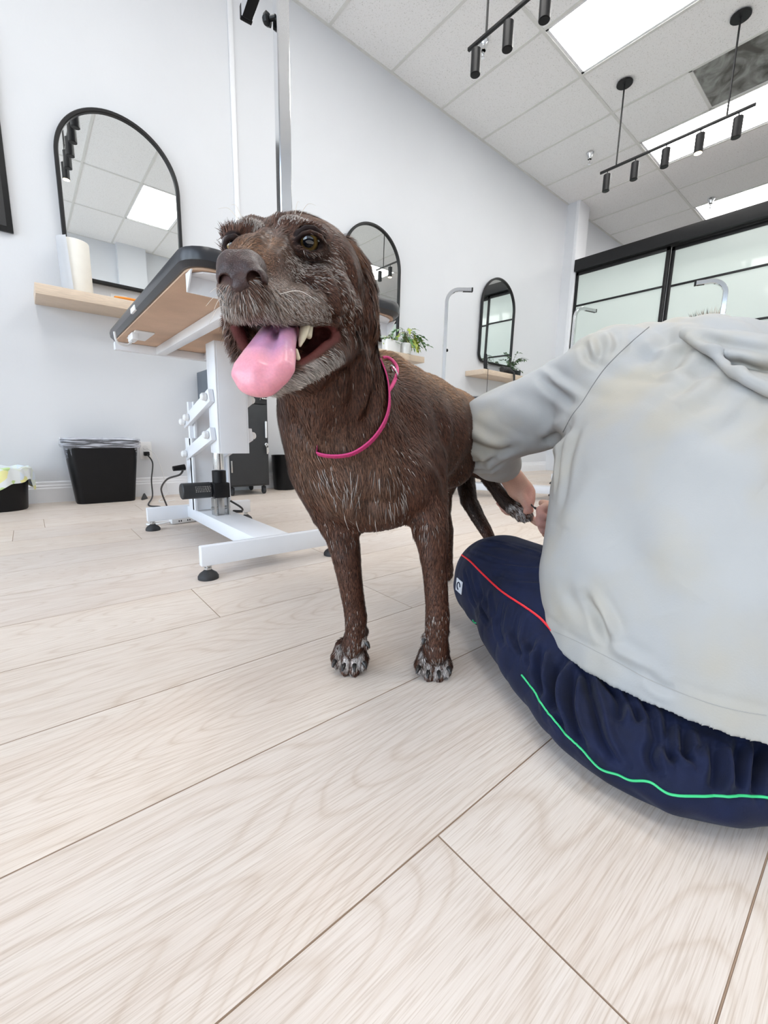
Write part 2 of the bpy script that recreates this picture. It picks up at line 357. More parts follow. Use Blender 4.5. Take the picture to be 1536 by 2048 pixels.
# room beyond the doors: low far wall is wall_far
# ================================================================== THINGS ON AND NEAR THE WALL
def mirror_outline(w, h, rt, rb, n=20):
    pts = []
    for cx, cz, r, a0 in ((w/2-rt, h-rt, rt, 0), (-w/2+rt, h-rt, rt, PI/2), (-w/2+rb, rb, rb, PI), (w/2-rb, rb, rb, 3*PI/2)):
        for i in range(n+1):
            a = a0+i/n*PI/2; pts.append((cx+r*math.cos(a), cz+r*math.sin(a)))
    out = []
    for p in pts:
        if not out or (abs(p[0]-out[-1][0])+abs(p[1]-out[-1][1])) > 1e-5: out.append(p)
    return out
def make_mirror(x, z, label):
    e = empty('arched_mirror', (x, YW, z), label, 'mirror', 'black framed arched mirrors along the left wall')
    o = mirror_outline(.61, .915, .304, .085)
    MB().prism([(a, -.012, c) for a, c in o], (0, .008, 0)).build('mirror_glass', M['mirror'], e)
    MB().prism([(a*.99, -.004, c*.99+.004) for a, c in o], (0, .0035, 0)).build('backing', M['black'], e)
    b = bmesh.new(); rings = []
    n = len(o)
    for i, (a, c) in enumerate(o):
        p, q = o[i-1], o[(i+1) % n]; tx, tz = q[0]-p[0], q[1]-p[1]; l = math.hypot(tx, tz); nx, nz = tz/l, -tx/l
        rings.append([b.verts.new((a+nx*u, v, c+nz*u)) for u, v in ((.009, -.001), (.010, -.022), (.006, -.027), (-.007, -.027), (-.011, -.022), (-.011, -.012))])
    for i in range(n):
        A, B = rings[i], rings[(i+1) % n]
        for k in range(5): b.faces.new((A[k], A[k+1], B[k+1], B[k]))
    MB().add(b).build('frame', M['black_satin'], e)
    e.location.y = YW-.011; e.rotation_euler = (.0105, 0, 0)
    return e
ZM = 1.283
make_mirror(.573, ZM, 'large arched black mirror above the shelf with the paper towel roll')
make_mirror(2.452, ZM+.005, 'arched black mirror partly hidden behind the dog, above the leafy plant')
make_mirror(4.285, ZM+.005, 'farthest arched black mirror, reflecting the sliding doors')

def shelf(x, label):
    e = tag(MB().box((-.47, -.255, 0), (.47, -.001, .052), .002).build('floating_shelf', M['oak']), label, 'shelf', 'floating oak shelves'); e.location = (x, YW, 1.105); return e
shelf(.573, 'pale oak floating shelf holding the paper towel roll')
shelf(2.425, 'pale oak floating shelf with the white pots, just behind the dog')
shelf(4.26, 'pale oak floating shelf under the farthest mirror')
ZSF = 1.157
# paper towel roll
e = empty('paper_towel_roll', (.298, 3.045, ZSF), 'white paper towel roll standing upright at the left end of a shelf', 'paper towel')
MB().lathe([(.022, 0), (.068, 0), (.070, .004), (.070, .276), (.068, .28), (.022, .28)], 48).build('roll', M['paper'], e)
b = bmesh.new(); R = .0725; seq = []
for i in range(15):
    a = math.radians(236 - i*8); seq.append((R*math.cos(a), R*math.sin(a)))
f0 = seq[0]; seq = [(f0[0]+.014, f0[1]-.016), (f0[0]+.006, f0[1]-.006)] + seq
A = [b.verts.new((x+.010*0, y, .0)) for x, y in seq]; B = [b.verts.new((x-.012*(1-i/17), y, .284)) for i, (x, y) in enumerate(seq)]
for i in range(len(seq)-1): b.faces.new((A[i], A[i+1], B[i+1], B[i]))
bmesh.ops.solidify(b, geom=list(b.faces), thickness=.002)
MB().add(b).build('loose_sheet', M['paper_w'], e)
# orange handled comb
mb = MB(); p = on(229, 607, 1, 2.935); mb.tube(bez([(p.x, p.y, ZSF+.009), (p.x+.07, p.y-.006, ZSF+.012), (p.x+.15, p.y-.012, ZSF+.010)], 8), [.002]+[.007]*14+[.008, .006], 8)
mb.tube(bez([(p.x+.01, p.y+.004, ZSF+.008), (p.x+.08, p.y+.012, ZSF+.012), (p.x+.15, p.y+.016, ZSF+.010)], 8), [.002]+[.004]*15+[.003], 8)
tag(mb.build('scissors', M['orange']), 'orange handled scissors lying on the shelf beside the padded table edge', 'scissors')
# wall plates
def plate(x, z, w, h, name, label, recept=False):
    e = empty(name, (x, YW, z), label, 'outlet' if recept else 'wall plate')
    MB().box((-w/2, -.006, -h/2), (w/2, -.0005, h/2), .002).build('cover_plate', M['white_plastic'], e)
    if recept:
        for s in (-1, 1):
            MB().cyl((0, -.009, s*.020), (0, -.005, s*.020), .016, bev=.001).build('receptacle', M['white_plastic'], e)
    else:
        MB().cyl((0, -.0075, 0), (0, -.0055, 0), .003).build('screw', M['steel'], e)
    return e
po = on(291, 901, 1, YW); plate(po.x, po.z, .072, .115, 'wall_outlet', 'white double outlet low on the wall beside the large black bin', True)
pw_ = on(238, 598, 1, YW); plate(pw_.x, pw_.z-.022, .09, .09, 'blank_wall_plate', 'white blank wall plate just under the large arched mirror')
# plug and cords
cordm = M['black_rubber']
p0 = Vector((po.x, YW-.012, po.z-.020))
e = empty('plug_cord', p0, 'black power cord running from the wall outlet to the grooming table mast', 'cord')
MB().box((-.016, -.030, -.014), (.016, 0, .014), .005).build('plug', M['black'], e)
pts = [p0+Vector((0, -.03, -.005)), p0+Vector((.025, -.045, -.06)), on(303, 960, 1, YW-.10), on(305, 992, 2, .02), on(297, 1010, 2, .005), on(318, 1013, 2, .005), on(334, 1016, 2, .005), on(325, 990, 1, 2.45), on(323, 975, 1, 2.35), on(335, 958, 1, 2.1), on(360, 949, 1, 1.92), Vector((.485, 1.87, .28))]
local(e, MB().tube(bez(pts, 10), .0042, 8).build('cable', cordm, e))
q = Vector((.478, 1.87, .28)); local(e, MB().cyl(q+Vector((-.035, 0, -.004)), q+Vector((.012, 0, .001)), .010, .013, bev=.001).build('connector', M['black'], e))
pts = [p0+Vector((.004, -.012, .035)), p0+Vector((.04, -.06, .0)), on(318, 925, 1, YW-.08), on(328, 955, 1, YW-.05), on(335, 985, 1, YW-.06), on(318, 1003, 2, .004), on(350, 1000, 2, .004)]
tag(MB().tube(bez(pts, 8), .0022, 6).build('white_cord', M['white_plastic']), 'thin white cord hanging from the low wall outlet', 'cord')

# bins -----------------------------------------------------------------
def rr_loop(w, d, r, z, n=6):
    return [(sx*(w/2-r)+r*math.cos(a0+i/n*PI/2), sy*(d/2-r)+r*math.sin(a0+i/n*PI/2), z) for sx, sy, a0 in ((1, 1, 0), (-1, 1, PI/2), (-1, -1, PI), (1, -1, 3*PI/2)) for i in range(n+1)]
def loft(loops, close_bottom=True, mb=None):
    b = bmesh.new(); R = [[b.verts.new(p) for p in l] for l in loops]; n = len(R[0])
    for A, B in zip(R, R[1:]):
        for i in range(n): b.faces.new((A[i], A[(i+1) % n], B[(i+1) % n], B[i]))
    if close_bottom: b.faces.new(R[0][::-1])
    return (mb or MB()).add(b)
clearm = bpy.data.materials.new('clear_bag_film'); clearm.use_nodes = True; nt = clearm.node_tree; b_ = nt.nodes['Principled BSDF']
b_.inputs['Base Color'].default_value = (.72, .74, .82, 1); b_.inputs['Roughness'].default_value = .18
n1 = nt.nodes.new('ShaderNodeTexNoise'); n1.inputs['Scale'].default_value = 9; mp = nt.nodes.new('ShaderNodeMapping'); mp.inputs['Scale'].default_value = (1, 1, 14); tc = nt.nodes.new('ShaderNodeTexCoord')
nt.links.new(tc.outputs['Object'], mp.inputs[0]); nt.links.new(mp.outputs[0], n1.inputs[0]); r1 = nt.nodes.new('ShaderNodeValToRGB'); r1.color_ramp.elements[0].position = .45; r1.color_ramp.elements[1].position = .62
r1.color_ramp.elements[0].color = (.12, .12, .12, 1); r1.color_ramp.elements[1].color = (.62, .62, .62, 1); nt.links.new(n1.outputs[0], r1.inputs[0]); nt.links.new(r1.outputs[0], b_.inputs['Alpha'])
e = empty('waste_bin', (.335, 3.045, 0), 'large black rectangular wastebasket with a clear liner against the wall', 'bin')
L_ = [(.296, .15, .045, 0), (.300, .155, .05, .004), (.365, .20, .05, .345), (.381, .214, .05, .35), (.383, .216, .05, .371), (.376, .21, .05, .374), (.36, .195, .05, .365), (.295, .145, .045, .012)]
loft([rr_loop(*a) for a in L_]).build('bin_body', M['black'], e)
LL = []
for i, (w, d, z) in enumerate(((.35, .185, .26), (.372, .206, .376), (.380, .212, .380), (.392, .224, .377), (.394, .226, .36), (.396, .228, .338), (.386, .222, .322))):
    lp = rr_loop(w, d, .05, z)
    LL.append([(x*(1+.006*math.sin(j*2.1+i)), y*(1+.01*math.cos(j*1.7+i*2)), z+.004*math.sin(j*.9+i*1.3)) for j, (x, y, z) in enumerate(lp)])
loft(LL, False).build('clear_liner', clearm, e)
# left bin with patterned bag
e = empty('waste_bin', (-.135, 2.985, 0), 'small black bin with a yellow patterned bag at the left edge', 'bin')
MB().lathe([(.100, 0), (.104, .006), (.120, .20), (.121, .208), (.116, .208), (.100, .01)], 40).build('bin_body', M['black'], e)
bag = bpy.data.materials.new('patterned_bag'); bag.use_nodes = True; nt = bag.node_tree; b_ = nt.nodes['Principled BSDF']; b_.inputs['Roughness'].default_value = .35
v = nt.nodes.new('ShaderNodeTexVoronoi'); v.inputs['Scale'].default_value = 26; tc = nt.nodes.new('ShaderNodeTexCoord'); nt.links.new(tc.outputs['Object'], v.inputs['Vector'])
r1 = nt.nodes.new('ShaderNodeValToRGB'); r1.color_ramp.interpolation = 'CONSTANT'; el = r1.color_ramp.elements; el[0].color = (.72, .78, .72, 1); el[1].position = .3; el[1].color = (.80, .77, .36, 1)
for p_, c_ in ((.45, (.50, .66, .30, 1)), (.62, (.66, .74, .84, 1)), (.8, (.74, .78, .80, 1))): q = el.new(p_); q.color = c_
sp = nt.nodes.new('ShaderNodeSeparateColor'); nt.links.new(v.outputs['Color'], sp.inputs[0]); nt.links.new(sp.outputs[0], r1.inputs[0]); nt.links.new(r1.outputs[0], b_.inputs['Base Color'])
b = bmesh.new(); R = []; n = 64
for r_, z_, am in ((.105, .15, 0), (.117, .208, .002), (.124, .226, .004), (.132, .220, .005), (.137, .19, .006), (.138, .155, .007)):
    ring = []
    for i in range(n):
        a = 2*PI*i/n; w = 1+am/.13*math.sin(7*a+z_*40)+am/.2*math.sin(13*a)
        low = (z_ < .16 and r_ > .13); zz = z_ - (low*(.035*math.sin(a*1.5+2.2)+.03)) + .004*math.sin(9*a)
        ring.append(b.verts.new((r_*w*math.cos(a), r_*w*math.sin(a), zz)))
    R.append(ring)
for A, B in zip(R, R[1:]):
    for i in range(n): b.faces.new((A[i], A[(i+1) % n], B[(i+1) % n], B[i]))
MB().add(b).build('bag', bag, e)
# right small bin
e = empty('waste_bin', (1.525, 3.04, 0), 'small round black bin between the rolling cabinet and the dog', 'bin')
MB().lathe([(.078, 0), (.082, .004), (.096, .262), (.098, .266), (.093, .266), (.080, .01)], 40).build('bin_body', M['black'], e)

# rolling cabinet -----------------------------------------------------------------
e = empty('rolling_cabinet', (1.165, 2.975, 0), 'charcoal metal rolling cabinet with lock and keys on casters', 'cabinet')
X0, X1, Y0_, Y1_, Z0, Z1 = -.145, .145, -.125, .165, .062, .84
MB().box((X0, Y0_, Z0), (X1, Y1_, Z1), .004).build('body', M['cab'], e)
MB().box((X0+.008, Y0_-.014, Z0+.012), (X1-.008, Y0_-.001, Z0+.56), .003).build('door', M['cab'], e)
dr = e.children[-1]
for k, (za, zb) in enumerate(((.628, .70), (.704, .77), (.774, .835))):
    d_ = MB().box((X0+.008, Y0_-.014, za), (X1-.008, Y0_-.001, zb), .003).build('drawer', M['cab'], e)
    MB().box((X1-.05, Y0_-.026, (za+zb)/2-.004), (X1-.012, Y0_-.014, (za+zb)/2+.004), .003).build('handle', M['chrome'], d_)
MB().box((X1-.030, Y0_-.030, Z0+.335), (X1-.018, Y0_-.014, Z0+.45), .005).build('handle', M['white_plastic'], dr)
MB().box((X0+.012, Y0_-.020, Z0+.10), (X0+.022, Y0_-.014, Z0+.18), .002).build('hinge', M['steel'], dr)
MB().cyl((X1-.024, Y0_-.026, Z0+.29), (X1-.024, Y0_-.012, Z0+.29), .012, bev=.002).build('lock', M['chrome'], dr)
k_ = MB(); k_.cyl((X1-.024, Y0_-.040, Z0+.29), (X1-.024, Y0_-.026, Z0+.29), .004); k_.tube([(X1-.024+.009*math.cos(a), Y0_-.036, Z0+.278+.009*math.sin(a)) for a in [i*PI/6 for i in range(12)]], .0015, 6, closed=True)
k_.box((X1-.030, Y0_-.037, Z0+.225), (X1-.020, Y0_-.035, Z0+.268)); k_.box((X1-.019, Y0_-.036, Z0+.235), (X1-.013, Y0_-.034, Z0+.268)); k_.build('keys', M['key'], dr)
MB().box((X0-.085, Y0_+.03, .50), (X0-.001, Y1_, Z1-.01), .004).build('side_pocket', mat('slate_blue_grey', (.12, .14, .17), .5), e)['label'] = 'slate grey side pocket'
MB().tube([(X0-.08, Y0_+.05, Z1-.01), (X0-.08, Y0_+.05, Z1+.012), (X0-.01, Y0_+.05, Z1+.012), (X0-.01, Y0_+.05, Z1-.01)], .004, 8).build('rail', M['chrome'], e)
MB().box((-.12, -.09, Z1), (.12, .13, Z1+.006), .002).build('top_mat', M['black_rubber'], e)
for x, y in ((X0+.03, Y0_+.03), (X1-.03, Y0_+.03), (X0+.03, Y1_-.03), (X1-.03, Y1_-.03)):
    c = MB(); c.cyl((x-.010, y, .024), (x+.010, y, .024), .024, bev=.004); c.box((x-.014, y-.012, .03), (x+.014, y+.012, .056), .004); c.cyl((x, y, .05), (x, y, .062), .008); c.build('caster', M['black_rubber'], e)
# black board at left edge
e = empty('black_wall_board', (-.26, YW, 1.44), 'tall black framed board at the left edge with faint white lettering', 'sign')
MB().box((-.31, -.022, 0), (.31, -.001, .92), .003).build('frame', M['black_satin'], e)
MB().box((-.285, -.0235, .025), (.285, -.021, .895)).build('panel', mat('black_board_face', (.018, .018, .02), .5), e, smooth=False)
fm = MB()
for r in range(9):
    x = .215; zz = .12+r*.055
    while x < .262: 
        w = random.uniform(.004, .012); fm.box((x, -.0245, zz), (x+w, -.0234, zz+.003)); x += w+.004
fm.build('lettering', M['white_plastic'], e, smooth=False)

# pots and plants -----------------------------------------------------------------
def leaf(b, base, d, up, L, W, fold=.15, curl=.3, holes=False):
    d = d.normalized(); s = d.cross(up).normalized(); u = s.cross(d).normalized()
    prof = [(0, .0), (.10, .35), (.25, .75), (.42, 1.0), (.6, .9), (.78, .58), (.92, .22), (1.0, 0)]
    mid = []; lf = []; rt = []
    for t, w in prof:
        c = base + d*(L*t) - u*(curl*L*t*t); mid.append(b.verts.new(c))
        lf.append(b.verts.new(c+s*(w*W/2)+u*(fold*w*W/2))); rt.append(b.verts.new(c-s*(w*W/2)+u*(fold*w*W/2)))
    for i in range(len(prof)-1):
        if holes and i in (2, 4): 
            for side in (lf, rt):
                m0 = mid[i].co.lerp(side[i].co, .45); m1 = mid[i+1].co.lerp(side[i+1].co, .45); a = b.verts.new(m0); c = b.verts.new(m1)
                b.faces.new((mid[i], mid[i+1], c, a))
            continue
        b.faces.new((mid[i], mid[i+1], lf[i+1], lf[i])); b.faces.new((mid[i], rt[i], rt[i+1], mid[i+1]))
def stem_and_leaves(seedv, root, n, rad, hmin, hmax, L, W, name_mats, per=1, droop=.6, holes=False, along=False, bias=(0, 0), ymax=.12):
    R = random.Random(seedv); stems = MB(); bms = [bmesh.new() for _ in name_mats]
    for i in range(n):
        a = R.uniform(0, 2*PI); rr = rad*math.sqrt(R.random()); hh = R.uniform(hmin, hmax)
        tip = Vector((rr*math.cos(a)+bias[0]*R.random(), rr*math.sin(a)*.75+bias[1]*R.random(), hh))
        tip.y = min(tip.y, ymax)
        b0 = Vector((R.uniform(-.02, .02), R.uniform(-.02, .02), 0))
        pts = bez([b0, b0.lerp(tip, .45)+Vector((0, 0, hh*.35+.03)), tip], 6); stems.tube(pts, .0013, 5)
        ks = [len(pts)-1] if not along else list(range(4, len(pts)))
        for k in ks:
            for q in range(per):
                dd = Vector((tip.x-b0.x, tip.y-b0.y, .02)).normalized()
                ang = R.uniform(-1.2, 1.2) if along else R.uniform(-.5, .5)
                dd = Matrix.Rotation(ang, 3, 'Z') @ dd; dd.z = R.uniform(-droop, .5 if along else .15)
                if pts[k].y > ymax-.05: dd.y = -abs(dd.y)
                leaf(bms[R.randrange(len(bms))], pts[k], dd, Vector((0, 0, 1)), L*R.uniform(.7, 1.2), W*R.uniform(.7, 1.15), curl=R.uniform(.1, .45), holes=holes)
    stems.build('stems', M['stem'], root)
    for b, (nm, mm) in zip(bms, name_mats): MB().add(b).build(nm, mm, root)
pot = [(.040, 0), (.052, .006), (.060, .05), (.057, .085), (.050, .098), (.045, .095), (.046, .08), (.03, .07)]
e = empty('potted_plant', (2.705, 2.965, ZSF), 'swiss cheese plant with holed green leaves in a round white pot', 'plant')
MB().lathe(pot, 36).build('pot', M['ceramic'], e)
e2 = bpy.data.objects.new('foliage', None); 
def shift_children(root, z):
    for c in root.children:
        if c.name.split('.')[0] in ('stems', 'leaves', 'yellow_leaves', 'foliage_mass'): c.location.z = z
stem_and_leaves(3, e, 46, .15, .0, .13, .105, .055, [('leaves', M['leaf']), ('leaves', M['leaf']), ('yellow_leaves', M['leaf_y'])], droop=1.0, holes=True, bias=(.03, -.02), ymax=.09)
shift_children(e, .085)
for v in range(3):
    pass
e = empty('trough_planter', (2.53, 2.955, ZSF), 'white trough planter of low green leaves right behind the dog ear', 'plant')
loft([rr_loop(.17, .07, .02, 0), rr_loop(.18, .08, .025, .095), rr_loop(.17, .07, .02, .095), rr_loop(.165, .065, .02, .08)]).build('pot', M['ceramic'], e)
stem_and_leaves(5, e, 22, .07, -.01, .05, .05, .028, [('leaves', M['leaf']), ('yellow_leaves', M['leaf_y'])], droop=.5)
shift_children(e, .085)
# shelf 3 things
e = empty('potted_plant', (4.44, 3.005, ZSF), 'small dark leaved plant in a black pot under the farthest mirror', 'plant')
MB().lathe([(.035, 0), (.042, .004), (.052, .055), (.047, .055), (.04, .04)], 28).build('pot', M['black'], e)
stem_and_leaves(9, e, 22, .21, .0, .20, .048, .015, [('leaves', M['leaf_d']), ('leaves', M['leaf'])], per=2, droop=.3, along=True, ymax=.06, bias=(-.03, 0))
shift_children(e, .045)
e = empty('hair_clipper', (3.905, 2.975, ZSF), 'black cordless clipper standing in its dock at the shelf end', 'clipper')
MB().box((-.04, -.03, 0), (.04, .03, .014), .004).build('dock', M['black'], e)
MB().tube(bez([(0, 0, .012), (-.006, 0, .06), (-.012, 0, .12), (-.016, 0, .17)], 6), [.020]*6+[.022]*6+[.017]*7, 16).build('body', M['black_satin'], e)
fm = MB()
for k in range(7): fm.box((.004-k*.0022, -.024, .035+k*.018), (.012-k*.0022, -.018, .043+k*.018))
fm.build('comb_teeth', M['steel'], e, smooth=False)
mb = MB(); mb.tube(bez([(3.87, 2.945, ZSF+.004), (3.85, 2.902, ZSF+.004), (3.85, 2.899, 1.08), (3.851, 2.90, .8), (3.85, 2.90, .35), (3.86, 2.92, .004), (3.9, 3.0, .004)], 8), .0025, 6)
tag(mb.build('charger_cord', M['black_rubber']), 'thin cord dropping from the shelf with the clipper dock', 'cord')
mb = MB(); mb.tube(bez([(4.17, 2.955, ZSF+.038), (4.22, 2.95, ZSF+.042), (4.28, 2.945, ZSF+.042), (4.33, 2.945, ZSF+.034)], 8), [.024]+[.034+.004*math.sin(i*1.9) for i in range(23)]+[.016], 14)
mb.tube(bez([(4.30, 2.935, ZSF+.04), (4.32, 2.898, ZSF+.02), (4.325, 2.888, ZSF-.03), (4.325, 2.888, ZSF-.09)], 6), .011, 8)
tag(mb.build('tool_pouch', M['black_rubber']), 'bunched black fabric pouch hanging over the edge of the farthest shelf', 'pouch')
mb = MB(); mb.box((4.37, 2.92, ZSF), (4.50, 2.945, ZSF+.055), .004); 
tag(mb.build('black_box', M['black']), 'flat black box standing on edge in front of the dark leaved plant', 'box')
# made-up black dome on a stand, for an unidentified shape behind the dog's ear
pd = on(766, 640, 1, 2.99)
e = empty('stand_in_dome', (on(757, 640, 1, 3.06).x, 3.06, ZSF), 'little lamp with a black cap, made up for an unidentified shape, half hidden by the dog ear', 'dome')
zz = on(764, 612, 1, 3.06).z - ZSF
MB().lathe([(.05, 0), (.05, .01), (.012, .016), (.010, zz-.03)], 24).build('stand', M['ceramic'], e)
MB().lathe([(.024, zz-.045), (.032, zz-.026), (.026, zz-.026)], 28).build('collar', mat('beige_plastic', (.68, .56, .50), .5), e)
MB().lathe([(.040, zz-.026), (.042, zz-.016), (.039, zz+.008), (.030, zz+.026), (.013, zz+.036), (0, zz+.038)], 32).build('dome_cap', M['black_satin'], e)

# pendant spot bars -----------------------------------------------------------------
spotlit = emis('lit_spot_lens', (1.0, .72, .45), 14.0)
def pendant(x, label, lit=3):
    e = empty('pendant_spot_bar', (x, 1.53, HC), label, 'pendant light', 'hanging black spot bars')
    zb = 2.79-HC
    for s in (.385, -.385):
        c = MB().cyl((0, s, -.022), (0, s, -.0062), .062, bev=.003, n=32).build('canopy', M['black_satin'], e)
        MB().cyl((0, s, zb), (0, s, -.02), .0065, n=12).build('rod', M['black_satin'], e)
    MB().box((-.009, -.55, zb-.009), (.009, .52, zb+.009), .002).build('bar', M['black_satin'], e)
    for k in range(5):
        y = 1.985-.2285*k-1.53
        c = MB(); c.cyl((0, y, zb-.168), (0, y, zb-.038), .030, bev=.0015, n=28); c = c.build('spot', M['black_satin'], e)
        MB().cyl((0, y, zb-.04), (0, y, zb), .004, n=10).build('stem', M['black_satin'], c)
        MB().cyl((0, y, zb-.1695), (0, y, zb-.1685), .026, n=24).build('lens', spotlit if k == lit else M['black'], c)
    return e
pendant(2.33, 'black spot bar hanging at the top of the picture, its end cut by the frame')
pendant(4.18, 'farther black spot bar hanging on two rods below a lit troffer')
pendant(.50, 'black spot bar seen reflected in the large arched mirror', 4)
# sprinklers
def sprinkler(x, y, label):
    e = empty('fire_sprinkler', (x, y, HC), label, 'sprinkler', 'ceiling sprinkler heads')
    MB().lathe([(.038, -.0062), (.040, -.010), (.028, -.030), (.022, -.060), (.018, -.062), (.016, -.03), (.016, -.0062)], 28).build('escutcheon', M['chrome'], e)
    mb = MB(); mb.cyl((0, 0, -.085), (0, 0, -.03), .007, n=12); mb.tube(bez([(.010, 0, -.058), (.012, 0, -.08), (0, 0, -.10)], 5), .002, 6); mb.tube(bez([(-.010, 0, -.058), (-.012, 0, -.08), (0, 0, -.10)], 5), .002, 6)
    mb.cyl((0, 0, -.108), (0, 0, -.104), .013, n=16); mb.build('head', M['chrome'], e)
for (px, py), lb in (((1180, 312), 'chrome sprinkler head left of the farther spot bar'), ((1422, 402), 'chrome sprinkler head in front of the troffer beyond the doors'), ((967, 92), 'chrome sprinkler head behind the first spot of the nearer bar')):
    p = on(px, py, 2, HC-.03); sprinkler(p.x, p.y, lb)
sprinkler(3.9, -.9, 'chrome sprinkler head seen reflected in the mirror behind the dog')
# ================================================================== GROOMING TABLES (local: X across, Y long, origin on the floor under the top)
def grooming_table(label, arm_x, arm_y, arm_top=1.36, arm_dir=(0, 1), arm_len=.30, loc=(0, 0, 0), rz=0.0, group='electric grooming tables', zt=.765, ts=0.0):
    e = empty('grooming_table', loc, label, 'grooming table', group, rz)
    P = M['powder']; hx, hy = .305, .53; T = Matrix.Translation((0, ts, 0)); first = len(COL.objects)
    # padded top with rounded corners
    top = [rr_loop(2*hx-.02, 2*hy-.02, .05, zt), rr_loop(2*hx, 2*hy, .06, zt+.010), rr_loop(2*hx+.004, 2*hy+.004, .062, zt+.024), rr_loop(2*hx-.004, 2*hy-.004, .058, zt+.036), rr_loop(2*hx-.03, 2*hy-.03, .05, zt+.042)]
    lf = loft(top); b = lf.bm; b.verts.ensure_lookup_table(); n = len(top[0]); b.faces.new(b.verts[-n:]); lf.build('padded_top', M['black_soft'], e)
    loft([rr_loop(2*hx-.03, 2*hy-.03, .05, zt-.004), rr_loop(2*hx-.03, 2*hy-.03, .05, zt+.001)]).build('board', M['mdf'], e)
    # underframe
    f = MB(); z0, z1 = zt-.034, zt-.004
    f.box((-hx+.012, hy-.060, z0), (hx-.012, hy-.030, z1), .003)
    f.box((-.150, -hy+.05, z0), (-.115, hy-.05, z1), .003); f.box((.035, -hy+.05, z0), (.070, hy-.05, z1), .003)
    f.build('underframe', P, e)
    # near end rail: curved pressed plate
    f = MB(); nn = 24; pts = []
    for i in range(nn+1):
        u_ = -1+2*i/nn; pts.append((u_*.287, -.462-.056*math.sqrt(max(0, 1-abs(u_)**7))))
    f.prism([(x, y, zt-.005) for x, y in pts], (0, 0, -.003)); f.box((-.287, -.464, zt-.042), (.287, -.460, zt-.005)); f.prism([(-.287, -.464, zt-.042), (-.287, -.464, zt-.005), (-.287, -.500, zt-.005)], (.003, 0, 0)); f.prism([(.284, -.464, zt-.042), (.284, -.464, zt-.005), (.284, -.500, zt-.005)], (.003, 0, 0))
    ep = f.build('end_plate', P, e)
    for x in (-.22, -.07, .07, .22): MB().cyl((x, -.492, zt-.010), (x, -.492, zt-.0078), .007, n=16).build('screw', M['steel'], ep)
    # hinge bracket with hook
    br = MB(); br.box((-hx+.035, hy-.33, zt-.009), (-hx+.095, hy-.17, zt-.004), .002); br.box((-hx+.030, hy-.30, zt-.030), (-hx+.05, hy-.22, zt-.006), .003)
    br.tube(bez([(-hx+.040, hy-.26, zt-.026), (-hx+.015, hy-.27, zt-.050), (-hx-.015, hy-.29, zt-.045), (-hx-.022, hy-.30, zt-.015)], 6), .0035, 8)
    br.build('bracket', M['white_plastic'], e)
    MB().box((-hx-.004, -.02, zt+.006), (-hx+.004, .04, zt+.022), .003).build('edge_clip', M['white_plastic'], e)
    for ch in e.children:
        if ts: ch.data.transform(T)
    # upper moving column
    ym = .06
    c = MB(); c.box((-.058, ym-.02, .350), (.042, ym+.0, zt-.03), .002); c.box((-.064, ym-.018, .350), (-.058, ym+.07, zt-.03), .001); c.box((.042, ym-.018, .350), (.048, ym+.07, zt-.03), .001)
    c.build('upper_column', P, e)
    # lower mast
    c = MB(); yl = .36; c.box((-.075, yl-.015, .10), (.075, yl+.005, .545), .002); c.box((-.075, yl-.03, .10), (-.066, yl+.06, .40), .001); c.box((.066, yl-.03, .10), (.075, yl+.06, .40), .001); c.box((-.06, yl-.03, .40), (-.05, yl+.05, .545), .001); c.box((.05, yl-.03, .40), (.06, yl+.05, .545), .001)
    c.build('mast', P, e)
    # four links
    for zt_, zb_ in ((.548, .465), (.415, .335)):
        for s in (-1, 1):
            x0 = s*.060-.005; x1 = s*.078-.005
            A = Vector((0, ym+.025, zt_)); B = Vector((0, yl+.02, zb_)); d = (B-A).normalized(); nrm = Vector((0, -d.z, d.y)); hw = .023
            poly = [(x0, (A-d*.02+nrm*hw).y, (A-d*.02+nrm*hw).z), (x0, (B+d*.02+nrm*hw).y, (B+d*.02+nrm*hw).z), (x0, (B+d*.02-nrm*hw).y, (B+d*.02-nrm*hw).z), (x0, (A-d*.02-nrm*hw).y, (A-d*.02-nrm*hw).z)]
            lk = MB().prism(poly, (x1-x0, 0, 0), .002).build('link_arm', P, e)
            bolts = [A+Vector((0, .005, 0)), B] + ([A.lerp(B, .80)] if zt_ > .5 else [])
            for q in bolts: MB().cyl((x1, q.y, q.z), (x1+s*.020, q.y, q.z), .015, .013, n=20, bev=.004).build('bolt_cap', M['white_plastic'], lk)
    # actuator
    ya = .215
    MB().cyl((-.01, ya, .28), (-.01, ya, .535), .0205, n=28).build('ram', M['chrome'], e)
    a = MB(); a.cyl((-.01, ya, .225), (-.01, ya, .276), .0265, n=28, bev=.002); a.box((-.040, ya-.028, .168), (.022, ya+.03, .228), .004)
    ac = a.build('actuator', M['black'], e)
    MB().cyl((-.150, ya+.02, .198), (-.040, ya+.02, .198), .0315, n=32, bev=.003).build('motor', M['cab'], ac)
    fm = MB(); rr_ = random.Random(4)
    for r in range(4):
        x = -.105
        while x < -.05:
            w = rr_.uniform(.002, .007); th = .55-r*.2
            fm.box((x, ya+.02-.0318*math.cos(th)-.0004, .198+.0318*math.sin(th)-.0022), (x+w, ya+.02-.0318*math.cos(th)+.0004, .198+.0318*math.sin(th)+.0022)); x += w+.0025
    fm.build('rating_print', M['steel'], ac, smooth=False)
    f = MB()
    f.box((-.038, ya-.024, .09), (-.032, ya+.024, .166), .001); f.box((.014, ya-.024, .09), (.020, ya+.024, .166), .001); f.cyl((-.046, ya, .125), (.028, ya, .125), .006, n=12); f.box((-.022, ya-.01, .098), (.004, ya+.01, .168), .002)
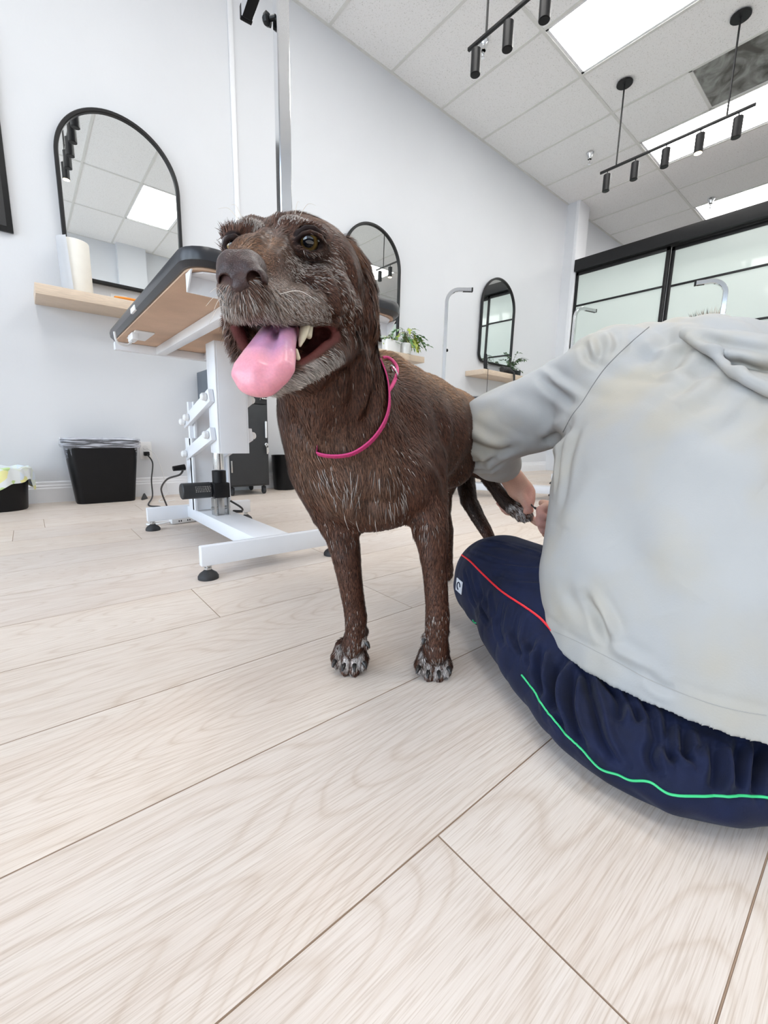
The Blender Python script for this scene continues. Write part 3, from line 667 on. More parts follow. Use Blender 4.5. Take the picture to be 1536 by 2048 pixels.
    f.cyl((-.038, ya, .545), (.02, ya, .545), .008, n=12); f.box((-.026, ya-.012, .53), (.008, ya+.012, .56), .002); f.cyl((-.009, ya, .16), (-.009, ya, .54), .004, n=8)
    f.build('clevis', M['steel'], e)
    MB().box((-.055, ya-.014, .534), (.045, ya+.014, .556), .003).build('cross_bar', M['black'], e)
    MB().tube(bez([(.03, ya, .15), (.07, ya-.01, .12), (.085, ya+.02, .10), (.06, ya+.05, .098), (.09, ya+.03, .094), (.05, ya+.06, .092)], 6), .004, 6).build('loop_cable', M['black_rubber'], e)
    # base
    bs = MB(); yn, yr = -.262, .52-.0; z0, z1 = .040, .100
    bs.box((-.235, yn-.012, z0), (.235, yn+.012, z1), .003)
    bs.box((-.222, yr-.012, z0), (.235, yr+.012, z1), .003)
    bs.box((-.06, yn+.012, z0+.006), (.06, yr-.012, z1-.004), .003)
    bs.build('base_frame', P, e)
    for x, y in ((-.215, yn), (.215, yn), (-.202, yr), (.215, yr)):
        lf = MB().lathe([(.029, 0), (.029, .008), (.024, .016), (.013, .024), (.010, .027), (0, .027)], 28, M4=Matrix.Translation((x, y, 0))).build('levelling_foot', M['black_rubber'], e)
        s = MB(); s.cyl((x, y, .024), (x, y, .044), .0055, n=14); s.lathe([(.011, .028), (.011, .034)], 6, M4=Matrix.Translation((x, y, 0))); s.lathe([(.011, .037), (.011, .042)], 6, M4=Matrix.Translation((x, y, 0))); s.build('bolt', M['steel'], lf)
    # arm: square post, bend, horizontal perforated bar
    ax, ay = arm_x, arm_y; dx, dy = arm_dir; r = .0135
    pts = [(ax, ay, zt-.065), (ax, ay, arm_top-.09)]
    for i in range(1, 9):
        t = i/8*PI/2; pts.append((ax+dx*.09*(1-math.cos(t)), ay+dy*.09*(1-math.cos(t)), arm_top-.09+.09*math.sin(t)))
    pts.append((ax+dx*arm_len, ay+dy*arm_len, arm_top))
    am = MB().tube(pts, r, sq=True, up=(dy, -dx, 0)).build('grooming_arm', M['chrome'], e)
    ex, ey = ax+dx*arm_len, ay+dy*arm_len
    m4 = Matrix.Translation((ex, ey, arm_top)) @ Matrix.Rotation(math.atan2(dy, dx), 4, 'Z')
    MB().box((-.002, -.0145, -.0145), (.010, .0145, .0145), .002, M4=m4).build('end_cap', M['black'], am)
    fm = MB()
    fm.box((-arm_len+.12, -.0118, -.0140), (-.003, .0118, -.0132), M4=m4)
    fm.build('slots', M['black'], am, smooth=False)
    fm = MB()
    for k in range(7): fm.box((ax-dy*.0-.0148, ay-.004, 1.10-.05*k), (ax+.0148, ay+.004, 1.125-.05*k))
    return e, am
def knob(am, x, y, z, side):
    m = MB(); m.cyl((x, y, z), (x+side[0]*.022, y+side[1]*.022, z), .005, n=10); m.cyl((x+side[0]*.014, y+side[1]*.014, z), (x+side[0]*.028, y+side[1]*.028, z), .013, .010, n=8, bev=.003)
    return m.build('knob', M['black'], am)

TL = Vector((.585, 1.50, 0))
t1, am = grooming_table('white electric grooming table with tan underside, right behind the dog head', *(on(571, 430, 1, .955).x-TL.x-.002, .955-TL.y), arm_top=1.45, arm_dir=(.115, .993), arm_len=.235, loc=TL)
knob(am, on(571, 430, 1, .955).x-TL.x-.014, .955-TL.y, on(548, 32, 1, .955).z, (-.55, .83))
# second table, turned, behind the dog and the groomer
def ang(u): return math.atan2(u[1], u[0])
u = Vector((.52, -.855, 0)).normalized(); nrm = Vector((.855, .52, 0)).normalized()
c2 = Vector((2.30, 2.03, 0)).lerp(Vector((2.66, 1.44, 0)), .5)+nrm*.215
c2 = c2 + u*.129; rz2 = ang(u)+PI/2
R2 = Matrix.Rotation(rz2, 4, 'Z').to_3x3()
pl = on(889, 700, 0, 2.55); loc2 = R2.inverted() @ (Vector((pl.x, pl.y, 0))-c2)
d2 = R2.inverted() @ (on(943, 580, 2, 1.53)-Vector((pl.x, pl.y, 0))); d2.z = 0; l2 = d2.length; d2.normalize()
t2, am2 = grooming_table('grooming table mostly hidden behind the dog, chrome arm rising left of the farthest mirror', loc2.x, loc2.y, arm_top=1.53, arm_dir=(d2.x, d2.y), arm_len=l2, loc=c2, rz=rz2, zt=.66, ts=.129)
kk = on(897, 699, 0, 2.55); knob(am2, loc2.x, loc2.y, kk.z, tuple((R2.inverted() @ Vector((.76, -.65, 0)))[:2]))
# two more tables further back, hidden by the groomer except for their arms
for (bx, by, dd, tx, ty, lab, zt_off) in ((1146, 680, 3.95, 1190, 622, 'grooming table hidden behind the groomer, short chrome arm left of the sliding doors', 0), (1449, 600, 2.75, 1392, 567, 'grooming table hidden behind the groomer, chrome arm bending over the hood', 0)):
    p = at(bx, by, dd); q = on(tx, ty, 2, at(bx, ty-6, dd).z+.03)
    zz = at(bx, ty, dd).z+.02
    q = on(tx, ty, 2, zz); dv = Vector((q.x-p.x, q.y-p.y, 0)); ln = min(max(dv.length, .15), .32); dv.normalize()
    c = Vector((p.x+.10, p.y-.50, 0)) if dd > 3 else Vector((p.x+.20, p.y-.45, 0))
    cc = c; lx, ly = p.x-cc.x, p.y-cc.y
    grooming_table(lab, lx, ly, arm_top=zz, arm_dir=(dv.x, dv.y), arm_len=ln, loc=cc)
# power strip behind the near table base
p = on(345, 1043, 2, .012)
e = empty('power_strip', (p.x, p.y, 0), 'white power strip on the floor behind the rear foot beam', 'power strip')
m4 = Matrix.Rotation(math.radians(8), 4, 'Z')
MB().box((-.01, -.02, .001), (.19, .02, .028), .006, M4=m4).build('housing', M['white_plastic'], e)
fm = MB()
for k in range(4): fm.box((.02+.04*k, -.0212, .010), (.024+.04*k, -.0198, .018), M4=m4); fm.box((.030+.04*k, -.0212, .010), (.034+.04*k, -.0198, .018), M4=m4)
fm.build('sockets', M['black'], e, smooth=False)
MB().tube(bez([(.0, 0, .012), (-.06, .0, .008), (-.10, .02, .006), (-.08, .06, .006), (0, .06, .006), (.25, .02, .006), (.30, .1, .006)], 8), .0045, 8).build('lead', M['white_plastic'], e)
mb = MB(); pts = [on(x, y, 2, .002) for x, y in ((284, 1000), (290, 992), (296, 997))]
mb.prism([pts[0], pts[1]+Vector((0, 0, .02)), pts[2]], (0, .03, 0)); tag(mb.build('wedge_scrap', M['black_rubber']), 'tiny black scrap on the floor against the skirting', 'scrap')

# ------------------------------------------------------------------ light
w = bpy.data.worlds.new('world'); scn.world = w; w.use_nodes = True; nt = w.node_tree; bg = nt.nodes['Background']
sky = nt.nodes.new('ShaderNodeTexSky'); sky.sky_type = 'NISHITA'; sky.sun_elevation = math.radians(35); sky.sun_rotation = math.radians(60); sky.sun_disc = False
nt.links.new(sky.outputs[0], bg.inputs['Color']); bg.inputs['Strength'].default_value = .35
def area(name, loc, rot, sx, sy, power, col):
    l = bpy.data.lights.new(name, 'AREA'); l.shape = 'RECTANGLE'; l.size = sx; l.size_y = sy; l.energy = power; l.color = col
    o = bpy.data.objects.new(name, l); COL.objects.link(o); o.location = loc; o.rotation_euler = rot; return o
for i, (a, b) in enumerate(edges):
    area('window_daylight', (XB-.14, (a+b)/2, (ZS+ZT)/2), (0, -PI/2, 0), ZT-ZS-.1, b-a-.1, WIN_P, (.82, .91, 1.0))
scn.view_settings.view_transform = 'Standard'; scn.view_settings.look = 'None'; scn.view_settings.gamma = 1.0; scn.view_settings.use_curve_mapping = False
scn.view_settings.exposure = EXPO
from mathutils.bvhtree import BVHTree
# ================================================================== SCULPTING TOOLKIT (smooth unions of rounded solids, then meshed)
def cs(p): x, y, d = p[:3]; return np.array([(x-768)/FPX*d, (y-1024)/FPX*d, d])
class Sculpt:
    def __init__(s, x0, x1, y0, y1, d0, d1, step):
        s.st = step; s.u = ((np.arange(x0, x1, step)-768)/FPX).astype(np.float32); s.v = ((np.arange(y0, y1, step)-1024)/FPX).astype(np.float32)
        s.w = np.exp(np.arange(math.log(d0), math.log(d1), step/FPX)).astype(np.float32)
        s.D = np.full((len(s.u), len(s.v), len(s.w)), 1.0, np.float32)
    def block(s, lo, hi):
        z0, z1 = max(lo[2], .05), hi[2]
        c = [(x/z) for x in (lo[0], hi[0]) for z in (z0, z1)]; e = [(y/z) for y in (lo[1], hi[1]) for z in (z0, z1)]
        i0, i1 = np.searchsorted(s.u, [min(c), max(c)]); j0, j1 = np.searchsorted(s.v, [min(e), max(e)]); k0, k1 = np.searchsorted(s.w, [z0, z1])
        if i1 <= i0 or j1 <= j0 or k1 <= k0: return None
        sl = (slice(i0, i1), slice(j0, j1), slice(k0, k1))
        z = s.w[None, None, k0:k1]; return sl, s.u[i0:i1, None, None]*z, s.v[None, j0:j1, None]*z, z
    def comb(s, sl, q, k, op):
        A = s.D[sl]
        if op == 'add': h = np.maximum(k-np.abs(A-q), 0)/k; s.D[sl] = np.minimum(A, q)-h*h*k*.25
        elif op == 'sub': q = -q; h = np.maximum(k-np.abs(A-q), 0)/k; s.D[sl] = np.maximum(A, q)+h*h*k*.25
        elif op == 'int': h = np.maximum(k-np.abs(A-q), 0)/k; s.D[sl] = np.maximum(A, q)+h*h*k*.25
    def cone(s, a, b, k=.015, op='add', flat=None):
        A, B = cs(a), cs(b); ra, rb = a[3]*a[2]/FPX, b[3]*b[2]/FPX; R = max(ra, rb)+k+3*s.st*max(a[2], b[2])/FPX
        r = s.block(np.minimum(A, B)-R, np.maximum(A, B)+R)
        if r is None: return s
        sl, X, Y, Z = r; d = B-A; L2 = float(d@d)+1e-12
        t = np.clip(((X-A[0])*d[0]+(Y-A[1])*d[1]+(Z-A[2])*d[2])/L2, 0, 1)
        q = np.sqrt((X-A[0]-t*d[0])**2+(Y-A[1]-t*d[1])**2+(Z-A[2]-t*d[2])**2)-(ra+(rb-ra)*t)
        s.comb(sl, q.astype(np.float32), k, op); return s
    def chain(s, pts, k=.015, op='add'):
        A = [cs(p) for p in pts]; R_ = [p[3]*p[2]/FPX for p in pts]; m = k+3*s.st*max(p[2] for p in pts)/FPX
        lo = np.min([a-r for a, r in zip(A, R_)], 0)-m; hi = np.max([a+r for a, r in zip(A, R_)], 0)+m
        r = s.block(lo, hi)
        if r is None: return s
        sl, X, Y, Z = r; q = np.full(s.D[sl].shape, 9.0, np.float32)
        for a, b, ra, rb in zip(A, A[1:], R_, R_[1:]):
            d = b-a; t = np.clip(((X-a[0])*d[0]+(Y-a[1])*d[1]+(Z-a[2])*d[2])/(float(d@d)+1e-12), 0, 1)
            q = np.minimum(q, (np.sqrt((X-a[0]-t*d[0])**2+(Y-a[1]-t*d[1])**2+(Z-a[2]-t*d[2])**2)-(ra+(rb-ra)*t)).astype(np.float32))
        s.comb(sl, q, k, op); return s
    def ell(s, c, r, rot=(0, 0, 0), k=.015, op='add'):
        C = cs(c); m = c[2]/FPX; rr = np.array(r, float)*m; R = rr.max()+k+3*s.st*m
        q = s.block(C-R, C+R)
        if q is None: return s
        sl, X, Y, Z = q; a, b, g = [math.radians(v) for v in rot]
        Q = np.array(Matrix.Rotation(g, 3, 'Z') @ Matrix.Rotation(b, 3, 'Y') @ Matrix.Rotation(a, 3, 'X')).T
        x, y, z = X-C[0], Y-C[1], Z-C[2]
        e = [(Q[i, 0]*x+Q[i, 1]*y+Q[i, 2]*z) for i in range(3)]
        k0 = np.sqrt(sum((e[i]/rr[i])**2 for i in range(3))); k1 = np.sqrt(sum((e[i]/rr[i]**2)**2 for i in range(3)))+1e-9
        s.comb(sl, (k0*(k0-1)/k1).astype(np.float32), k, op); return s
    def floor(s, h=0.0):
        q = (CP[2] + (s.u[:, None, None]*CM[0][2]+s.v[None, :, None]*CM[1][2]+CM[2][2])*s.w[None, None, :]) - h
        s.D = np.maximum(s.D, -q.astype(np.float32)); return s
    def mesh(s):
        D = s.D; I = D < 0
        a = I[:-1, :-1, :-1]; cnt = np.zeros(a.shape, np.uint8)
        for dx in (0, 1):
            for dy in (0, 1):
                for dz in (0, 1): cnt += I[dx:I.shape[0]-1+dx, dy:I.shape[1]-1+dy, dz:I.shape[2]-1+dz]
        act = (cnt > 0) & (cnt < 8); ci = np.argwhere(act); idx = np.full(act.shape, -1, np.int32); idx[act] = np.arange(len(ci))
        acc = np.zeros((len(ci), 3)); n = np.zeros(len(ci))
        cor = {}
        for c in [(x, y, z) for x in (0, 1) for y in (0, 1) for z in (0, 1)]: cor[c] = D[ci[:, 0]+c[0], ci[:, 1]+c[1], ci[:, 2]+c[2]].astype(float)
        for ax in range(3):
            for c in cor:
                if c[ax]: continue
                e = list(c); e[ax] = 1; e = tuple(e); A, B = cor[c], cor[e]; m = (A < 0) != (B < 0)
                t = np.where(m, A/(A-B+1e-12), 0); p = np.tile(np.array(c, float), (len(ci), 1)); p[:, ax] = t
                acc += p*m[:, None]; n += m
        P = ci+acc/n[:, None]
        def interp(arr, q): i = np.clip(q.astype(int), 0, len(arr)-2); f = q-i; return arr[i]*(1-f)+arr[i+1]*f
        u, v, w = interp(s.u, P[:, 0]), interp(s.v, P[:, 1]), interp(s.w, P[:, 2])
        V = np.stack([u*w, v*w, w], 1)
        faces = []
        for ax in range(3):
            sl0 = [slice(None)]*3; sl1 = [slice(None)]*3; sl0[ax] = slice(0, -1); sl1[ax] = slice(1, None)
            A, B = I[tuple(sl0)], I[tuple(sl1)]; e = np.argwhere(A != B); o = [i for i in range(3) if i != ax]
            ok = (e[:, o[0]] > 0) & (e[:, o[1]] > 0) & (e[:, o[0]] < act.shape[o[0]]) & (e[:, o[1]] < act.shape[o[1]]); e = e[ok]
            flip = A[e[:, 0], e[:, 1], e[:, 2]]
            q = []
            for da, db in ((0, 0), (-1, 0), (-1, -1), (0, -1)):
                f = e.copy(); f[:, o[0]] += da; f[:, o[1]] += db; q.append(idx[f[:, 0], f[:, 1], f[:, 2]])
            q = np.stack(q, 1); par = (ax == 1); fl = flip ^ par
            q[fl] = q[fl][:, ::-1]; faces.append(q)
        F = np.concatenate(faces); F = F[(F >= 0).all(1)]
        nrm = np.cross(V[F[:, 2]]-V[F[:, 0]], V[F[:, 3]]-V[F[:, 1]]); ctr = V[F].mean(1)-V.mean(0)
        if (nrm*ctr).sum() < 0: F = F[:, ::-1].copy()
        return V, F
def smooth_mesh(V, F, it=2, lam=.5):
    E = np.concatenate([F[:, [0, 1]], F[:, [1, 2]], F[:, [2, 3]], F[:, [3, 0]]]); E = np.concatenate([E, E[:, ::-1]])
    deg = np.bincount(E[:, 0], minlength=len(V))[:, None]+1e-9
    for _ in range(it):
        S = np.stack([np.bincount(E[:, 0], weights=V[E[:, 1], i], minlength=len(V)) for i in range(3)], 1)/deg; V = V+lam*(S-V)
    return V
def largest(V, F):                    # keep the main connected body
    lab = np.arange(len(V))
    while True:
        m = lab[F].min(1); new = lab.copy()
        for c in range(4): np.minimum.at(new, F[:, c], m)
        new = new[new]
        if (new == lab).all(): break
        lab = new
    r = np.bincount(lab[F[:, 0]]).argmax(); F = F[lab[F[:, 0]] == r]
    u, inv = np.unique(F, return_inverse=True); return V[u], inv.reshape(F.shape)
def to_world(V): return V @ CM + CP
def normals(V, F):
    n = np.cross(V[F[:, 2]]-V[F[:, 0]], V[F[:, 3]]-V[F[:, 1]]); N = np.zeros_like(V)
    for c in range(4):
        for i in range(3): N[:, i] += np.bincount(F[:, c], weights=n[:, i], minlength=len(V))
    return N/(np.linalg.norm(N, axis=1)[:, None]+1e-12)
def np_mesh(name, V, F, m, parent=None, col=None, attrs=None, loc=None):
    me = bpy.data.meshes.new(name); k = F.shape[1]
    me.vertices.add(len(V)); me.vertices.foreach_set('co', (V-(np.array(loc) if loc is not None else 0)).astype(np.float32).ravel())
    me.loops.add(F.size); me.loops.foreach_set('vertex_index', F.astype(np.int32).ravel())
    me.polygons.add(len(F)); me.polygons.foreach_set('loop_start', np.arange(0, F.size, k, dtype=np.int32)); me.polygons.foreach_set('loop_total', np.full(len(F), k, np.int32))
    me.polygons.foreach_set('use_smooth', np.ones(len(F), bool)); me.update(calc_edges=True)
    if col is not None:
        a = me.color_attributes.new('col', 'FLOAT_COLOR', 'POINT'); c4 = np.ones((len(V), 4), np.float32); c4[:, :3] = col; a.data.foreach_set('color', c4.ravel())
    for kx, v in (attrs or {}).items():
        a = me.attributes.new(kx, 'FLOAT', 'POINT'); a.data.foreach_set('value', v.astype(np.float32))
    me.materials.append(m); o = bpy.data.objects.new(name, me); COL.objects.link(o)
    if parent is not None: o.parent = parent
    return o
def vnoise(P, scale, seed=0, octs=3):  # value noise on points
    out = np.zeros(len(P)); amp = 1; tot = 0
    for o in range(octs):
        Q = P*scale*2**o+seed*17.3; i = np.floor(Q).astype(np.int64); f = Q-i; f = f*f*(3-2*f); s = 0
        for dx in (0, 1):
            for dy in (0, 1):
                for dz in (0, 1):
                    h = ((i[:, 0]+dx)*73856093 ^ (i[:, 1]+dy)*19349663 ^ (i[:, 2]+dz)*83492791 ^ (seed*1013+o*7919)) & 0xfffff
                    h = (h*1103515245+12345) & 0x7fffffff; r = (h % 100003)/100003.0
                    s = s + r*(f[:, 0] if dx else 1-f[:, 0])*(f[:, 1] if dy else 1-f[:, 1])*(f[:, 2] if dz else 1-f[:, 2])
        out += amp*s; tot += amp; amp *= .5
    return out/tot
def colmat(name, rough=.5, spec=.4, bump=0, bscale=200, bdist=.001, sheen=0, coat=0, sss=0, attr_rough=None):
    m = bpy.data.materials.new(name); m.use_nodes = True; nt = m.node_tree; N = nt.nodes; L = nt.links; b = N['Principled BSDF']
    a = N.new('ShaderNodeAttribute'); a.attribute_name = 'col'; b.inputs['Roughness'].default_value = rough; b.inputs['Specular IOR Level'].default_value = spec; b.inputs['Sheen Weight'].default_value = sheen; b.inputs['Coat Weight'].default_value = coat
    tc = N.new('ShaderNodeTexCoord'); n = N.new('ShaderNodeTexNoise'); n.inputs['Scale'].default_value = bscale; n.inputs['Detail'].default_value = 3; L.new(tc.outputs['Object'], n.inputs[0])
    mx = N.new('ShaderNodeMix'); mx.data_type = 'RGBA'; mx.blend_type = 'MULTIPLY'; mx.inputs[0].default_value = .25; L.new(a.outputs['Color'], mx.inputs[6])
    r = N.new('ShaderNodeValToRGB'); r.color_ramp.elements[0].position = .3; r.color_ramp.elements[1].position = .7; r.color_ramp.elements[0].color = (.6, .6, .6, 1); L.new(n.outputs[0], r.inputs[0]); L.new(r.outputs[0], mx.inputs[7]); L.new(mx.outputs[2], b.inputs['Base Color'])
    if bump:
        bp = N.new('ShaderNodeBump'); bp.inputs['Strength'].default_value = bump; bp.inputs['Distance'].default_value = bdist; L.new(n.outputs[0], bp.inputs['Height']); L.new(bp.outputs[0], b.inputs['Normal'])
    if sss: b.inputs['Subsurface Weight'].default_value = sss; b.inputs['Subsurface Scale'].default_value = .006
    return m
def sstep(x, a, b): t = np.clip((x-a)/(b-a), 0, 1); return t*t*(3-2*t)
def mixc(c, tgt, w): return c*(1-w[:, None])+np.array(tgt)[None]*w[:, None]
def seg_dist(P, a, b):
    A, B = cs(a), cs(b); d = B-A; t = np.clip(((P-A)@d)/(d@d+1e-12), 0, 1); return np.linalg.norm(P-A-t[:, None]*d, axis=1)

def surf_folds(W, F, N, folds, n=6):
    """press creases (negative) and ridges (positive) into a surface along lines lying on it"""
    bv = BVHTree.FromPolygons([tuple(p) for p in W.tolist()], F.tolist()); d = np.zeros(len(W))
    for pts, wd, dep in folds:
        P = []
        for p in bez([(x, y, 0) for x, y in pts], n):
            h_ = bv.ray_cast(Vector(CP), Vector(ray(p.x, p.y)).normalized())[0]
            if h_ is not None and (not P or (h_-P[-1]).length < .12): P.append(h_)
        if len(P) < 2: continue
        A = np.array([list(v) for v in P]); lo, hi = A.min(0)-3*wd, A.max(0)+3*wd
        ii = np.where(((W > lo) & (W < hi)).all(1))[0]
        if not len(ii): continue
        Q = W[ii]; best = np.full(len(ii), 9.0); par = np.zeros(len(ii)); m = len(A)-1
        for k in range(m):
            a, b = A[k], A[k+1]; e = b-a; t = np.clip(((Q-a)@e)/(e@e+1e-12), 0, 1); q = np.linalg.norm(Q-a-t[:, None]*e, axis=1); c = q < best; best[c] = q[c]; par[c] = (k+t[c])/m
        env = np.sin(np.pi*np.clip(par, .02, .98))**.5; g = np.exp(-(best/wd)**2); d[ii] += dep*env*(g-.45*np.exp(-((best-1.9*wd)/wd)**2))
    return d
# ================================================================== THE DOG (landmarks: sight line x, y, true distance d, girth)
import time as _t; _t0 = _t.time()
from mathutils.bvhtree import BVHTree
STP = DOGSTEP
S = Sculpt(425, 1085, 396, 1372, .34, 1.42, STP)
# trunk
S.cone((745, 845, .72, 112), (760, 850, .78, 118), .03)
S.chain([(760, 850, .77, 116), (822, 862, .90, 113), (862, 866, 1.02, 95), (884, 868, 1.13, 90)], .04)
S.ell((738, 948, .715), (139, 113, 130), k=.03)
S.cone((700, 905, .705, 116), (690, 870, .69, 112), .03)
S.cone((900, 928, .98, 44), (885, 925, 1.08, 50), .04)
S.ell((772, 752, .72), (26, 34, 40), k=.04)
# neck
S.chain([(655, 640, .57, 92), (655, 745, .60, 103), (672, 820, .65, 112), (700, 885, .70, 118)], .03)
# shoulders and front legs
S.chain([(830, 925, .735, 62), (850, 1000, .72, 44), (861, 1060, .70, 34), (866, 1100, .70, 27), (870, 1150, .71, 23), (874, 1205, .722, 22), (875, 1235, .73, 23.5), (873, 1275, .742, 22), (872, 1300, .75, 26)], .018)
S.chain([(650, 955, .72, 50), (665, 1020, .715, 42), (684, 1068, .71, 33), (691, 1105, .71, 28), (700, 1160, .72, 23.5), (708, 1210, .735, 21), (712, 1235, .74, 21.5), (711, 1265, .75, 19.5), (707, 1288, .758, 23)], .018)
def paw(cx, cy, d, w, dr=0, up=0):
    # four toes and knuckles
    for i, (ox, oy, r) in enumerate(((-.37, .10, .17), (-.13, .30, .19), (.14, .32, .19), (.37, .14, .17))):
        x, y = cx+ox*w, cy+oy*w*.9
        S.cone((x*.6+cx*.4, cy-.35*w, d+.018, r*w*1.0), (x, y-.05*w, d-.004, r*w*1.02), .006)
        S.cone((x, y-.05*w, d-.004, r*w*1.0), (x+ox*2, y+.10*w, d-.012, r*w*.86), .004)
    S.ell((cx, cy-.05*w, d+.015), (.40*w, .36*w, .45*w), k=.012)
    for ox in (-.25, .005, .26):       # clefts between the toes
        S.cone((cx+ox*w, cy+.05*w, d-.022, 1.2), (cx+ox*w*1.1, cy+.45*w, d-.024, 2.6), .007, 'sub')
paw(867, 1325, .757, 68); paw(700, 1312, .764, 68)
S.cone((727, 1280, .745, 6.5), (733, 1290, .74, 5), .006); S.cone((851, 1272, .735, 6), (848, 1282, .73, 5), .006)   # dew claws
S.ell((722, 1262, .765), (14, 12, 14), k=.012); S.ell((884, 1262, .76), (14, 12, 14), k=.012)
# hind legs
S.chain([(878, 925, 1.13, 56), (874, 985, 1.18, 30), (884, 1030, 1.22, 17), (892, 1062, 1.25, 14.5), (893, 1105, 1.26, 12.5), (893, 1135, 1.27, 12.5)], .02)
S.chain([(893, 1140, 1.275, 13), (895, 1149, 1.262, 11)], .01)
S.chain([(900, 885, 1.15, 62), (940, 915, 1.17, 36), (972, 945, 1.165, 17), (990, 975, 1.155, 12.5), (1008, 1000, 1.145, 12.5), (1028, 1016, 1.135, 15.5), (1043, 1026, 1.125, 15)], .02)
for t in ((1038, 1036, 6), (1047, 1038, 6.5), (1056, 1036, 6), (1060, 1028, 5.5)): S.cone((1036, 1022, 1.13, 8), (t[0], t[1], 1.115, t[2]), .006)
S.chain([(905, 890, 1.22, 30), (925, 930, 1.235, 21), (931, 960, 1.24, 18), (937, 1000, 1.23, 16), (954, 1032, 1.22, 14), (972, 1062, 1.21, 12), (985, 1085, 1.20, 9), (990, 1110, 1.20, 6)], .02)
# ---- head
S.ell((598, 524, .528), (98, 68, 92), (0, 0, 0), .02)
S.ell((640, 560, .52), (84, 84, 100), k=.02)
S.ell((560, 560, .50), (88, 72, 80), k=.02)
S.cone((497, 466, .468, 21), (508, 464, .50, 24), .012); S.cone((584, 465, .462, 28), (602, 470, .50, 26), .012)
S.ell((476, 494, .475), (28, 30, 34), k=.010); S.ell((618, 488, .470), (37, 32, 40), k=.010)
S.cone((546, 512, .455, 46), (508, 530, .40, 44), .016); S.cone((508, 530, .40, 44), (488, 548, .378, 43), .012)
S.chain([(548, 560, .45, 62), (515, 575, .40, 50), (490, 585, .378, 40)], .012)
S.chain([(473, 590, .378, 28), (470, 610, .382, 22), (478, 622, .41, 22)], .012)
S.chain([(505, 592, .374, 34), (520, 604, .382, 33), (568, 612, .405, 38), (615, 612, .432, 38), (645, 612, .46, 38)], .010)
S.chain([(640, 600, .47, 62), (668, 640, .505, 56)], .02)
# mandible
S.chain([(676, 680, .52, 42), (655, 696, .48, 33), (612, 727, .445, 29), (574, 750, .418, 25), (540, 760, .405, 21), (516, 752, .402, 18)], .012)
S.chain([(516, 752, .402, 18), (492, 715, .415, 16), (474, 672, .44, 16), (470, 640, .465, 20)], .010)
S.cone((600, 740, .50, 44), (580, 700, .52, 40), .02)
S.ell((600, 715, .52), (70, 50, 60), k=.02)
# open mouth
S.chain([(524, 668, .37, 22), (530, 672, .41, 30), (560, 676, .450, 28)], .006, 'sub')
S.chain([(548, 692, .385, 36), (575, 690, .42, 36), (615, 683, .452, 25), (645, 672, .470, 17)], .006, 'sub')
S.cone((500, 690, .36, 30), (512, 705, .405, 24), .006, 'sub')
S.chain([(468, 628, .425, 17), (470, 655, .435, 15), (482, 690, .425, 14), (508, 728, .408, 15)], .008)
S.ell((540, 650, .475), (62, 40, 30), k=.008)
S.cone((655, 664, .45, 10), (640, 668, .474, 12), .004, 'sub')
# eye sockets and lids
S.ell((617, 483, .463), (31, 27, 30), k=.004, op='sub'); S.ell((468, 492, .468), (24, 26, 27), k=.004, op='sub')
def lids(pts, r=3.6): S.chain([(x, y, d, r) for x, y, d in pts], .007)
lids([(589, 489, .448), (595, 478, .439), (606, 468, .434), (621, 464, .4335), (636, 470, .438), (646, 483, .448), (648, 497, .457)], 4.8)
lids([(598, 466, .444), (612, 456, .441), (628, 457, .442), (642, 468, .448)], 6)
lids([(589, 490, .449), (600, 499, .440), (616, 505, .436), (632, 505, .441), (648, 498, .457)], 3.2)
lids([(452, 497, .461), (452, 484, .454), (459, 475, .449), (470, 473, .447), (480, 479, .450), (486, 489, .451)], 5.4)
lids([(452, 478, .460), (461, 467, .456), (474, 466, .455)], 5)
lids([(452, 498, .462), (456, 508, .455), (466, 513, .452), (477, 509, .449), (486, 491, .452)], 3.4)
# ears
S.chain([(688, 502, .545, 24), (712, 538, .555, 27), (730, 578, .56, 23), (736, 615, .56, 19), (740, 650, .562, 15), (743, 668, .565, 13)], .010)
S.chain([(706, 560, .545, 18), (716, 600, .550, 20), (726, 640, .556, 18)], .010)
S.chain([(690, 525, .515, 3), (706, 575, .512, 4), (712, 630, .52, 5), (716, 675, .53, 5)], .012, 'sub')
S.chain([(500, 490, .60, 26), (478, 540, .62, 24), (474, 590, .62, 16)], .012)
